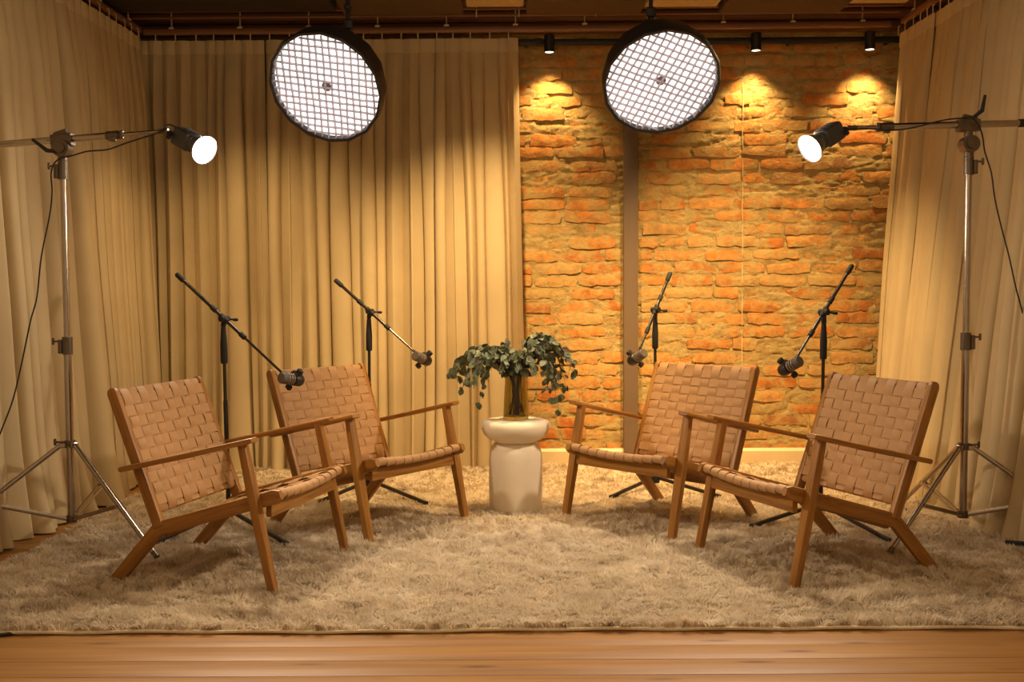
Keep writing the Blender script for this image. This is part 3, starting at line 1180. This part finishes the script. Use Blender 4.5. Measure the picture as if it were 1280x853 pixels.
def leaf_mesh(wd, ln, mt, curl):
    m = MB()
    prof = [(0, 0.06), (0.2, 0.62), (0.45, 1.0), (0.7, 0.86), (0.9, 0.42), (1.0, 0.05)]
    for u, k in prof:
        zz = -curl * u * u * ln
        m.v += [V((-wd / 2 * k, u * ln, zz + 0.10 * wd * k)), V((0, u * ln, zz)), V((wd / 2 * k, u * ln, zz + 0.10 * wd * k))]
    for i in range(len(prof) - 1):
        for j in range(2):
            a = i * 3 + j
            m.face((a, a + 1, a + 4, a + 3))
    return m.mesh('leaf', mt, 60)


leafs = [leaf_mesh(0.026, 0.034, M['leaf'], 0.2), leaf_mesh(0.030, 0.036, M['leaf_pale'], 0.3), leaf_mesh(0.022, 0.036, M['leaf'], 0.4),
         leaf_mesh(0.024, 0.030, M['leaf_pale'], 0.1), leaf_mesh(0.022, 0.032, M['leaf_brown'], 0.3)]
wts = [4, 3, 3, 2, 1]
# branches: (tip x, y, z) and the height of the arch, relative to the vase foot
tips = [(-0.315, -0.03, 0.235, 0.335), (-0.28, 0.06, 0.215, 0.35), (-0.255, -0.08, 0.165, 0.33), (-0.175, -0.09, 0.095, 0.315), (-0.22, 0.05, 0.285, 0.355),
        (-0.14, -0.05, 0.30, 0.355), (-0.07, 0.07, 0.32, 0.35), (0.01, -0.09, 0.275, 0.315), (0.285, -0.02, 0.245, 0.375), (0.245, 0.05, 0.165, 0.395),
        (0.205, -0.08, 0.055, 0.355), (0.165, -0.06, 0.11, 0.35), (0.225, 0.03, 0.30, 0.405), (0.14, 0.02, 0.37, 0.40), (0.225, 0.02, 0.12, 0.375),
        (0.09, -0.10, 0.255, 0.32), (-0.27, 0.0, 0.25, 0.345), (0.11, 0.09, 0.33, 0.365), (-0.20, -0.10, 0.20, 0.33), (0.19, 0.07, 0.20, 0.39),
        (-0.06, -0.10, 0.26, 0.31), (0.175, -0.11, 0.19, 0.36)]
spots_ = []
for (tx, ty, tz, hh) in tips:
    foot = V((rl.uniform(-0.026, 0.026) - 0.07 * tx, rl.uniform(-0.022, 0.022), 0.022))
    neck = V((tx * 0.09, ty * 0.09, 0.212))
    mid = V((tx * 0.55, ty * 0.55, hh))
    tip = V((tx, ty, tz))
    pts = [foot.lerp(neck, k / 4) for k in range(5)]
    ctl = mid * 2 - (neck + tip) * 0.5
    for k in range(1, 17):
        u = k / 16
        pts.append(neck * (1 - u) ** 2 + ctl * 2 * u * (1 - u) + tip * u * u)
    nn_ = len(pts)
    MB().tube(pts, 0.0022, 5, up=(0.3, 1, 0.2), radii=[0.0026 - 0.0018 * k / nn_ for k in range(nn_)]).build('stem', M['stem'], eu)
    for k in range(5, nn_):
        tg = (pts[min(k + 1, nn_ - 1)] - pts[k - 1]).normalized()
        for q_ in range(2 if k < 8 else 3):
            drop = V((0, 0, -1)) * rl.uniform(0.1, 1.0)
            dr = (tg * rl.uniform(0.1, 0.8) + V((rl.uniform(-1, 1), rl.uniform(-1, 1), rl.uniform(-0.5, 0.6))) * 0.75 + drop).normalized()
            nrm = V((rl.uniform(-1, 1), rl.uniform(-1.3, 0.2), rl.uniform(-0.1, 1))).normalized()
            xa = dr.cross(nrm).normalized()
            za = xa.cross(dr).normalized()
            sc = rl.uniform(0.80, 1.35) * (0.95 if k > nn_ - 3 else 1.12)
            kk = 4 if (k < 9 and rl.random() < 0.45) else rl.choices(range(5), wts)[0]
            spots_.append((sc, kk, Matrix.Translation(pts[k] + V((rl.uniform(-1, 1), rl.uniform(-1, 1), rl.uniform(-1, 1))) * 0.006)
                           @ Matrix((xa, dr, za)).transposed().to_4x4() @ Matrix.Scale(sc, 4)))
spots_.sort(key=lambda e: -e[0])
for sc, kk, mx_ in spots_[:298]:
    o = bpy.data.objects.new('leaf', leafs[kk])
    C.objects.link(o)
    o.parent = eu
    o.matrix_basis = mx_
# the smaller leaves, past the first three hundred, as one part
sl = MB()
for sc, kk, mx_ in spots_[298:]:
    b0_ = len(sl.v)
    for vv in leafs[kk].vertices:
        sl.v.append(mx_ @ vv.co)
    for pp in leafs[kk].polygons:
        sl.face([b0_ + q_ for q_ in pp.vertices])
sl.build('small_leaves', M['leaf'], eu, smooth=60, kind='stuff')


# ------------------------------------------------------------------ microphone stands
def mic_stand(label, hub, back, front, pole_top, feet, mic_dir, mic_c, mic_label):
    """hub: ground point under the pole; back/front: ends of the boom; pole_top: clamp"""
    t = thing('microphone_stand', label, 'microphone stand', (hub[0], hub[1], 0), 0, 'boom microphone stands behind the chairs')
    o = V((hub[0], hub[1], 0))
    L = lambda p: V(p) - o
    top = L(pole_top)
    hz = 0.095
    MB().tube([(0, 0, hz - 0.02), (top.x * 0.6, top.y * 0.6, top.z * 0.62)], 0.0105, 12).build('lower_tube', M['black'], t)
    MB().tube([(top.x * 0.6, top.y * 0.6, top.z * 0.58), top], 0.0080, 12).build('upper_tube', M['black_gloss'], t)
    a = top * 0.80
    a2 = top * 0.975
    MB().tube([a, a.lerp(a2, 0.05), a.lerp(a2, 0.5), a2], 0.016, 14, radii=[0.014, 0.0165, 0.0165, 0.011]).build('clutch', M['rubber'], t)
    MB().lathe([(0.0, hz - 0.045), (0.024, hz - 0.040), (0.028, hz - 0.02), (0.026, hz + 0.015), (0.016, hz + 0.03), (0.0, hz + 0.03)], 18).build('tripod_hub', M['rubber'], t)
    kb = MB().tube([(0.02, -0.01, hz), (0.05, -0.02, hz + 0.004)], 0.004, 8)
    kb.box((0.056, -0.022, hz + 0.006), (0.012, 0.012, 0.022), 0.003)
    kb.build('hub_knob', M['rubber'], t)
    for fx, fy in feet:
        p = V((fx, fy, 0.034)) - o
        d = V((p.x, p.y, 0)).normalized()
        lg = MB().bar(d * 0.018 + V((0, 0, hz - 0.012)), p, 0.014, 0.018, 0.003).build('leg', M['black'], t)
        MB().bar(p - d * 0.05 + V((0, 0, 0.002)), p + d * 0.012 - V((0, 0, 0.002)), 0.020, 0.021, 0.006).build('rubber_foot', M['rubber'], lg)
    bk, fr = L(back), L(front)
    bd_ = (fr - bk).normalized()
    mid = bk + bd_ * ((top - bk).dot(bd_))
    MB().tube([bk + bd_ * 0.03, mid + bd_ * 0.13], 0.0085, 12).build('boom_tube', M['black_gloss'], t)
    MB().tube([mid + bd_ * 0.12, fr], 0.0058, 10).build('boom_extension', M['black_gloss'], t)
    MB().tube([bk, bk + bd_ * 0.008, bk + bd_ * 0.048, bk + bd_ * 0.054], 0.0125, 12, radii=[0.0105, 0.0125, 0.0125, 0.010]).build('boom_end_cap', M['rubber'], t)
    for k_ in (-0.075, 0.13):
        MB().tube([mid + bd_ * (k_ - 0.015), mid + bd_ * (k_ + 0.015)], 0.0118, 12).build('boom_collar', M['rubber'], t)
    side = bd_.cross(V((0, 0, 1))).normalized()
    cl = MB()
    cl.tube([mid - bd_ * 0.026, mid + bd_ * 0.026], 0.013, 12)
    cl.tube([mid - side * 0.024, mid + side * 0.024], 0.0145, 14)
    cl.tube([top - V((0, 0, 0.02)), mid], 0.012, 10)
    cl.build('boom_clamp', M['rubber'], t)
    kn = MB()
    sg = -1 if side.y > 0 else 1
    kp = mid + bd_ * 0.0 + side * sg * 0.03
    kx = V((1, 0, -0.1)).normalized()
    kn.tube([mid, mid + kx * 0.045], 0.0045, 8)
    kn.box(mid + kx * 0.052, (0.024, 0.012, 0.014), 0.004)
    kn.build('clamp_knob', M['rubber'], t)

    # the microphone itself
    mm = thing('microphone', mic_label, 'microphone', mic_c, 0, 'dynamic microphones on the booms')
    F = frame((0, 0, 0), mic_dir)
    MB().lathe([(0.0, 0.052), (0.022, 0.052), (0.0255, 0.047), (0.0255, 0.026), (0.0225, 0.0245), (0.0, 0.0245)], 28, F).build('grille', M['grille'], mm)
    MB().lathe([(0.0, 0.03), (0.0175, 0.028), (0.0175, -0.018), (0.027, -0.022), (0.0285, -0.03), (0.0285, -0.058), (0.024, -0.068), (0.012, -0.072), (0.0, -0.072)], 28, F).build('body', M['black'], mm)
    for zc in (0.017, 0.003, -0.011):
        MB().lathe([(0.016, zc - 0.0036), (0.0250, zc - 0.0036), (0.0262, zc), (0.0250, zc + 0.0036), (0.016, zc + 0.0036)], 28, F).build('ring', M['mic_ring'], mm)
    # yoke: side axis across the body
    ax = (F.to_3x3() @ V((1, 0, 0)))
    axm = V((0.75, 0.0, 0.66)) if mic_dir[0] < 0 else V((-0.75, 0, 0.66))
    zdir = V(mic_dir).normalized()
    ax = (axm - zdir * axm.dot(zdir)).normalized()
    tp = L(front) - (V(mic_c) - o)
    for s in (-1, 1):
        rot = Matrix((ax, zdir.cross(ax), zdir)).transposed()
        MB().box(zdir * -0.028 + ax * s * 0.045, (0.022, 0.026, 0.022), 0.003, rot).build('side_knob', M['rubber'], mm)
        MB().tube([zdir * -0.028 + ax * s * 0.026, zdir * -0.028 + ax * s * 0.036], 0.006, 8).build('pivot', M['grey_metal'], mm)
    k0 = zdir * -0.028
    pa = zdir.cross(ax).normalized()
    if pa.dot(tp) < 0:
        pa = -pa
    yk = MB()
    arc = [k0 + ax * 0.034 * math.cos(PI * q_ / 8) + pa * 0.036 * math.sin(PI * q_ / 8) for q_ in range(9)]
    yk.sweep(arc, rr(0.012, 0.004, 0.001), zdir)
    yk.tube([k0 + pa * 0.034, tp], 0.007, 10)
    yk.build('yoke', M['grey_metal'], mm)
    return t


mic_stand('black boom microphone stand behind the front left chair', (-1.305, 4.75), (-1.56, 4.86, 1.168), (-1.02, 4.6, 0.725), (-1.317, 4.75, 0.946),
          [(-1.50, 4.325), (-0.945, 4.30), (-1.37, 5.20)], (-0.56, -0.80, 0.16), (-0.981, 4.58, 0.698),
          'dark ringed microphone hanging before the back left chair, lowest of the two on the left')
mic_stand('black boom microphone stand behind the back left chair', (-0.757, 5.50), (-0.941, 5.56, 1.151), (-0.515, 5.4, 0.781), (-0.755, 5.5, 0.968),
          [(-0.97, 5.19), (-0.435, 5.14), (-0.82, 5.93)], (-0.50, -0.80, 0.30), (-0.472, 5.38, 0.741),
          'dark ringed microphone left of the eucalyptus, against the curtain')
mic_stand('black boom microphone stand in front of the brown pillar, behind the back right chair', (0.765, 5.56), (0.855, 5.62, 1.182), (0.673, 5.44, 0.79), (0.765, 5.56, 0.968),
          [(0.505, 5.28), (1.05, 5.28), (0.80, 6.0)], (0.50, -0.76, 0.42), (0.658, 5.42, 0.741),
          'dark ringed microphone in front of the brown pillar')
mic_stand('black boom microphone stand behind the front right chair, against the bricks', (1.435, 4.82), (1.598, 4.9, 1.195), (1.288, 4.68, 0.787), (1.444, 4.82, 0.949),
          [(1.064, 4.59), (1.566, 4.305), (1.60, 5.25)], (0.50, -0.74, 0.45), (1.254, 4.66, 0.742),
          'dark ringed microphone hanging right of the back right chair')


# ------------------------------------------------------------------ light stands with booms
def light_stand(label, base, lean_top, feet_ang, foot_r, boom_a, boom_b, boom_split, hub_z, clamp_z, mirror, cap=True):
    t = thing('boom_light_stand', label, 'light stand', (base[0], base[1], 0), 0, 'chromed light stands at both sides')
    o = V((base[0], base[1], 0))
    tx = lean_top - base[0]
    zt = 1.66
    P = lambda z: V((tx * (z - 0.1) / (zt - 0.1), 0, z))
    MB().tube([P(0.105), P(0.87)], 0.0165, 16).build('lower_pole', M['chrome'], t)
    MB().tube([P(0.86), P(zt)], 0.0138, 16).build('upper_pole', M['chrome'], t)
    MB().tube([P(0.095), P(0.125)], 0.022, 16).build('bottom_collar', M['castmetal'], t)

    def lock(zc, h, r):
        m = MB().tube([P(zc - h / 2), P(zc + h / 2)], r, 18)
        m.box(P(zc) + V((-mirror * (r + 0.006), -0.004, -0.004)), (0.018, 0.022, h * 0.8), 0.003)
        c = m.build('lock_collar', M['castmetal'], t)
        k = MB().tube([P(zc) + V((-mirror * r, -0.004, h * 0.25)), P(zc) + V((-mirror * (r + 0.034), -0.006, h * 0.25))], 0.0042, 8)
        k.box(P(zc) + V((-mirror * (r + 0.037), -0.006, h * 0.25)), (0.010, 0.012, 0.030), 0.003)
        k.build('wing_knob', M['castmetal'], c)
    lock(0.855, 0.075, 0.0215)
    lock(hub_z + 0.005, 0.026, 0.024)
    lock(1.60, 0.075, 0.020)
    for ia, (an, fr_) in enumerate(zip(feet_ang, foot_r)):
        d = V((math.cos(R_(an)), math.sin(R_(an)), 0))
        a = P(hub_z) + d * 0.036
        b = V((0, 0, 0.028)) + d * fr_
        sd = d.cross(V((0, 0, 1)))
        lg = MB().tube([a, b], 0.0105, 12)
        lg.box(P(hub_z) + d * 0.028, (0.03, 0.03, 0.024), 0.004, Matrix((d, -sd, V((0, 0, 1)))).transposed())
        lo = lg.build('leg', M['chrome'], t)
        mid = a.lerp(b, 0.56)
        for s in (-1, 1):
            MB().bar(P(0.11) + d * 0.02 + sd * s * 0.008, mid + sd * s * 0.014, 0.005, 0.016, 0.002).build('brace', M['chrome'], lo)
        MB().tube([b - (b - a).normalized() * 0.03, b], 0.0115, 10).build('rubber_foot', M['castmetal'], lo)
    # swivel head
    ba_, bb_ = V(boom_a) - o, V(boom_b) - o
    bd_ = (bb_ - ba_).normalized()
    piv = P(zt) + V((0, 0, 0.02))
    tb = (piv - ba_).dot(bd_)
    on = ba_ + bd_ * tb
    hd = MB()
    hd.tube([P(zt - 0.02), P(zt) + V((0, 0, 0.03))], 0.019, 14)
    hd.tube([piv + V((0, -0.030, 0.012)), piv + V((0, 0.030, 0.012))], 0.036, 20)
    hd.tube([piv + V((0, -0.038, 0.012)), piv + V((0, -0.028, 0.012))], 0.022, 16)
    hd.bar(on - bd_ * 0.045 - V((0, 0, 0.004)), on + bd_ * 0.045 - V((0, 0, 0.004)), 0.048, 0.052, 0.010)
    hd.bar(on + V((0, 0, 0.02)) - bd_ * 0.035, on + V((0, 0, 0.034)) + bd_ * 0.02, 0.030, 0.022, 0.008)
    hd.bar(piv, on - V((0, 0, 0.02)), 0.030, 0.036, 0.008, up=(0, 1, 0))
    hd.build('swivel_head', M['castmetal'], t)
    lv = MB()
    if mirror > 0:
        lv.tube([piv + V((-0.01, -0.03, -0.005)), piv + V((-0.05, -0.04, 0.0)), piv + V((-0.105, -0.05, 0.045))], 0.008, 10, radii=[0.007, 0.009, 0.006])
    else:
        lv.tube([on + V((0.02, -0.01, 0.03)), on + V((0.05, -0.02, 0.055)), on + V((0.062, -0.02, 0.12))], 0.008, 10, radii=[0.007, 0.009, 0.006])
    lv.build('lever', M['rubber'], t)
    sp = ba_.lerp(bb_, boom_split)
    MB().tube([ba_, sp], 0.0148, 16).build('boom_tube', M['chrome'], t)
    MB().tube([sp - bd_ * 0.02, bb_], 0.0088, 12).build('boom_extension', M['chrome'], t)
    ck = MB().tube([sp - bd_ * 0.02, sp + bd_ * 0.035], 0.0185, 14)
    ck.box(sp + bd_ * 0.01 + V((0, -0.01, -0.018)), (0.03, 0.012, 0.020), 0.003)
    ck.box(sp + bd_ * 0.045 + V((0, 0, 0.0)), (0.018, 0.020, 0.036), 0.003)
    ck.build('boom_collar', M['castmetal'], t)
    MB().tube([ba_ - bd_ * 0.006, ba_ + bd_ * 0.02], 0.0175, 14).build('boom_end_cap', M['rubber'], t)
    MB().tube([bb_ - bd_ * 0.03, bb_ + bd_ * 0.012], 0.011, 10).build('boom_tip', M['castmetal'], t)
    return t


def studio_lamp(label, center, direc, mount, screen):
    t = thing('studio_lamp', label, 'lamp', center, 0, 'bare reflector lamps on the booms')
    F = frame((0, 0, 0), direc)
    R3 = F.to_3x3()
    b = MB()
    b.bar(F @ V((0, 0, -0.165)), F @ V((0, 0, -0.062)), 0.082, 0.078, 0.014, up=R3 @ V((0, 1, 0)), bev=0.008)
    b.bar(F @ V((0, 0.0, -0.066)), F @ V((0, 0, -0.046)), 0.070, 0.070, 0.020, up=R3 @ V((0, 1, 0)), bev=0.004)
    bo = b.build('body', M['lamp_body'], t)
    for k in range(5):
        MB().box(F @ V((0, 0.0405, -0.145 + k * 0.018)), (0.060, 0.003, 0.005), 0.001, R3).build('cooling_fin', M['black'], bo)
    if screen:
        MB().box(F @ V((0, 0.005, -0.1660)), (0.030, 0.024, 0.003), 0.001, R3).build('display', M['lamp_screen'], bo)
    MB().lathe([(0.030, -0.048), (0.034, -0.046), (0.046, -0.020), (0.060, 0.012), (0.0625, 0.014), (0.0600, 0.016), (0.044, -0.014), (0.031, -0.040)], 32, F).build('reflector', M['reflector'], t)
    MB().lathe([(0.0, 0.010), (0.0565, 0.010), (0.0565, 0.0085), (0.0, 0.0085)], 32, F).build('light_face', M['cob'], t)
    # yoke to the boom tip
    mt = V(mount) - V(center)
    base = F @ V((0, 0, -0.12))
    yk = MB()
    dm = (mt - base).normalized()
    yk.tube([base + dm * 0.035, mt], 0.009, 10)
    yk.box(base.lerp(mt, 0.72), (0.022, 0.030, 0.022), 0.004)
    yk.build('yoke', M['black'], t)
    kn = MB().tube([base.lerp(mt, 0.72) + V((0, -0.015, 0)), base.lerp(mt, 0.72) + V((0, -0.035, -0.022))], 0.011, 10)
    kn.build('tilt_knob', M['rubber'], t)
    l = bpy.data.lights.new('lamp_beam', 'SPOT')
    l.energy = COB_W
    l.color = (1.0, 0.80, 0.56)
    l.spot_size = math.radians(130)
    l.spot_blend = 0.6
    l.shadow_soft_size = 0.055
    lo = bpy.data.objects.new('lamp_beam', l)
    C.objects.link(lo)
    lo.parent = t
    lo.location = F @ V((0, 0, 0.02))
    lo.rotation_euler = V(direc).to_track_quat('-Z', 'Y').to_euler()
    return t


LS, RS = (-1.899, 4.45), (1.937, 4.45)
L_tip = (-1.455, 4.42, 1.759)
R_tip = (1.426, 4.42, 1.759)
light_stand('chromed boom light stand at the left, in front of the left curtain', LS, -1.903, (-36, 89, 204), (0.60, 0.58, 0.56), (-2.347, 4.5, 1.708), L_tip, 0.735, 0.43, 1.7, 1)
light_stand('chromed boom light stand at the right, in front of the right curtain', RS, 1.943, (218, 98, 338), (0.56, 0.56, 0.56), (2.182, 4.47, 1.784), R_tip, 0.78, 0.40, 1.7, -1)
studio_lamp('small lit studio lamp on the left boom', (-1.283, 4.36, 1.676), (0.75, -0.52, -0.42), L_tip, False)
studio_lamp('small lit studio lamp on the right boom, before the bricks', (1.251, 4.36, 1.671), (-0.80, -0.42, -0.52), R_tip, True)


def cable(label, pts, r=0.0032):
    # smooth the drawn points
    P = [V(p) for p in pts]
    out = []
    for i in range(len(P) - 1):
        p0, p1, p2, p3 = P[max(i - 1, 0)], P[i], P[i + 1], P[min(i + 2, len(P) - 1)]
        for k in range(6):
            u = k / 6
            out.append(0.5 * ((2 * p1) + (p2 - p0) * u + (2 * p0 - 5 * p1 + 4 * p2 - p3) * u * u + (3 * p1 - p0 - 3 * p2 + p3) * u ** 3))
    out.append(P[-1])
    m = MB().tube(out, r, 7, up=(0.2, 1, 0.1))
    o = m.build('power_cable', M['rubber'])
    return tag(o, label, 'cable', 'power cables of the lamps')


cable('thin black cable hanging from the left boom lamp down the left curtain',
      [(-1.404, 4.42, 1.773), (-1.444, 4.42, 1.786), (-1.472, 4.4, 1.753), (-1.607, 4.4, 1.71), (-1.691, 4.4, 1.681), (-1.775, 4.4, 1.674), (-1.84, 4.41, 1.659), (-1.908, 4.41, 1.64), (-1.94, 4.42, 1.591),
       (-1.943, 4.43, 1.508), (-1.956, 4.43, 1.407), (-1.994, 4.43, 1.238), (-2.018, 4.43, 1.062), (-2.043, 4.42, 0.96), (-2.081, 4.42, 0.797), (-2.116, 4.4, 0.629), (-2.165, 4.38, 0.485), (-2.223, 4.34, 0.299), (-2.06, 4.1, 0.02)])
cable('thin black cable hanging from the right boom lamp down the right curtain',
      [(1.396, 4.4, 1.746), (1.497, 4.4, 1.752), (1.584, 4.39, 1.743), (1.678, 4.39, 1.753), (1.798, 4.39, 1.782), (1.878, 4.39, 1.792), (1.936, 4.4, 1.793), (1.982, 4.42, 1.739), (2.002, 4.43, 1.657),
       (2.03, 4.43, 1.57), (2.048, 4.43, 1.455), (2.077, 4.43, 1.337), (2.11, 4.43, 1.218), (2.142, 4.43, 1.082), (2.185, 4.43, 0.929), (2.246, 4.42, 0.674), (2.301, 4.4, 0.403), (2.16, 4.15, 0.045)])

# black strap foot lying on the rug at the far right
o = MB().bar((2.02, 4.235, 0.036), (2.16, 4.16, 0.038), 0.028, 0.022, 0.008).build('sandbag_strap', M['rubber'])
tag(o, 'short black strap end on the rug at the right edge under the curtain', 'strap')


o = MB().tube([(-1.80, 3.175, 0.006), (-1.66, 3.19, 0.006), (-1.59, 3.215, 0.006), (-1.54, 3.245, 0.006)], 0.0055, 8).build('black_tube', M['rubber'])  # short black tube running under the rug's front left edge
tag(o, 'short black tube end slipping under the front left edge of the rug', 'cable')


# ------------------------------------------------------------------ round softboxes
def softbox(label, center, nrm, roll, seed, hang):
    t = thing('softbox', label, 'softbox', center, 0, 'round gridded softboxes hung from the ceiling')
    F = frame((0, 0, 0), nrm, roll)
    R3 = F.to_3x3()
    rs = random.Random(seed)

    def scal(a, z):
        k = (a * 16 / (2 * PI)) % 1.0
        return 1 - 0.018 * math.sin(PI * k)
    outer = [(0.055, -0.300), (0.10, -0.292), (0.165, -0.265), (0.225, -0.215), (0.265, -0.155), (0.288, -0.09), (0.297, -0.03), (0.298, 0.012), (0.294, 0.016),
             (0.282, 0.010), (0.278, -0.03), (0.262, -0.10), (0.215, -0.19), (0.155, -0.25), (0.09, -0.28), (0.055, -0.285)]
    MB().lathe(outer, 64, F, scal).build('shell', M['softshell'], t, smooth=30)
    MB().lathe([(0.0, -0.018), (0.274, -0.018), (0.274, -0.022), (0.0, -0.022)], 48, F).build('diffuser', M['diffuser'], t)
    MB().lathe([(0.0, -0.0150), (0.026, -0.0150), (0.026, -0.017), (0.0, -0.017)], 14, F).build('hub_disc', M['hub'], t)
    n = 15
    for axis in (0, 1):
        for k in range(n):
            off = (k - (n - 1) / 2) * (2 * 0.268 / n)
            hl = math.sqrt(max(0.0001, 0.276 ** 2 - off ** 2))
            m = MB()
            pts = []
            ph_ = rs.uniform(0, 6)
            am_ = rs.uniform(0.001, 0.004)
            for q_ in range(13):
                s = -hl + 2 * hl * q_ / 12
                w_ = off + am_ * math.sin(s * 19 + ph_) + rs.uniform(-1, 1) * 0.0007
                zz = 0.002 + 0.002 * math.sin(s * 13 + ph_)
                pts.append(F @ (V((w_, s, zz)) if axis else V((s, w_, zz))))
            m.sweep(pts, rr(0.0034, 0.020, 0.0010, 1), R3 @ V((0, 0, 1)))
            m.build('grid_strip', M['grid'], t)
    l = bpy.data.lights.new('softbox_beam', 'SPOT')
    l.energy = DOME_W
    l.color = (1.0, 0.84, 0.64)
    l.spot_size = math.radians(120)
    l.spot_blend = 0.7
    l.shadow_soft_size = 0.22
    lo = bpy.data.objects.new('softbox_beam', l)
    C.objects.link(lo)
    lo.parent = t
    lo.location = F @ V((0, 0, 0.03))
    lo.rotation_euler = V(nrm).to_track_quat('-Z', 'Y').to_euler()
    # lamp head behind the speed ring, and its hanger
    a, b = F @ V((0, 0, -0.275)), F @ V((0, 0, -0.43))
    MB().tube([a, b], 0.062, 20).build('lamp_head', M['lamp_body'], t)
    MB().lathe([(0.05, -0.29), (0.075, -0.29), (0.078, -0.282), (0.075, -0.272), (0.05, -0.272)], 24, F).build('speed_ring', M['black'], t)
    hb = V(hang) - V(center)
    mid = F @ V((0, 0, -0.34))
    hg = MB()
    up_ = V((0, 0, 1))
    hg.tube([mid + V((0.07, 0, 0)), mid + V((0.07, 0, 0.10)), mid + V((0.0, 0, 0.15))], 0.007, 8, up=(0, 1, 0))
    hg.tube([mid + V((-0.07, 0, 0)), mid + V((-0.07, 0, 0.10)), mid + V((0.0, 0, 0.15))], 0.007, 8, up=(0, 1, 0))
    hg.tube([mid + V((0, 0, 0.14)), hb], 0.011, 12)
    hg.box(mid + V((0, 0, 0.18)), (0.05, 0.04, 0.05), 0.006)
    hg.box(mid + V((0, 0, 0.27)), (0.035, 0.05, 0.03), 0.006)
    hg.build('hanger', M['black'], t)
    return t


cl_ = (-0.925, 5.25, 2.103)
cr_ = (0.753, 5.25, 2.122)
nl = V((-0.22, -0.78, -0.585))
nr = V((0.06, -0.73, -0.68))
cl_, cr_ = V(cl_), V(cr_)
kl = cl_ - nl.normalized() * 0.34
kr = cr_ - nr.normalized() * 0.34
softbox('round black softbox with a white lit grid, hanging over the left chairs', cl_, nl, R_(-12), 2, (kl.x, kl.y, 2.97))
softbox('round black softbox with a white lit grid, hanging over the right chairs', cr_, nr, R_(-20), 9, (kr.x, kr.y, 2.97))
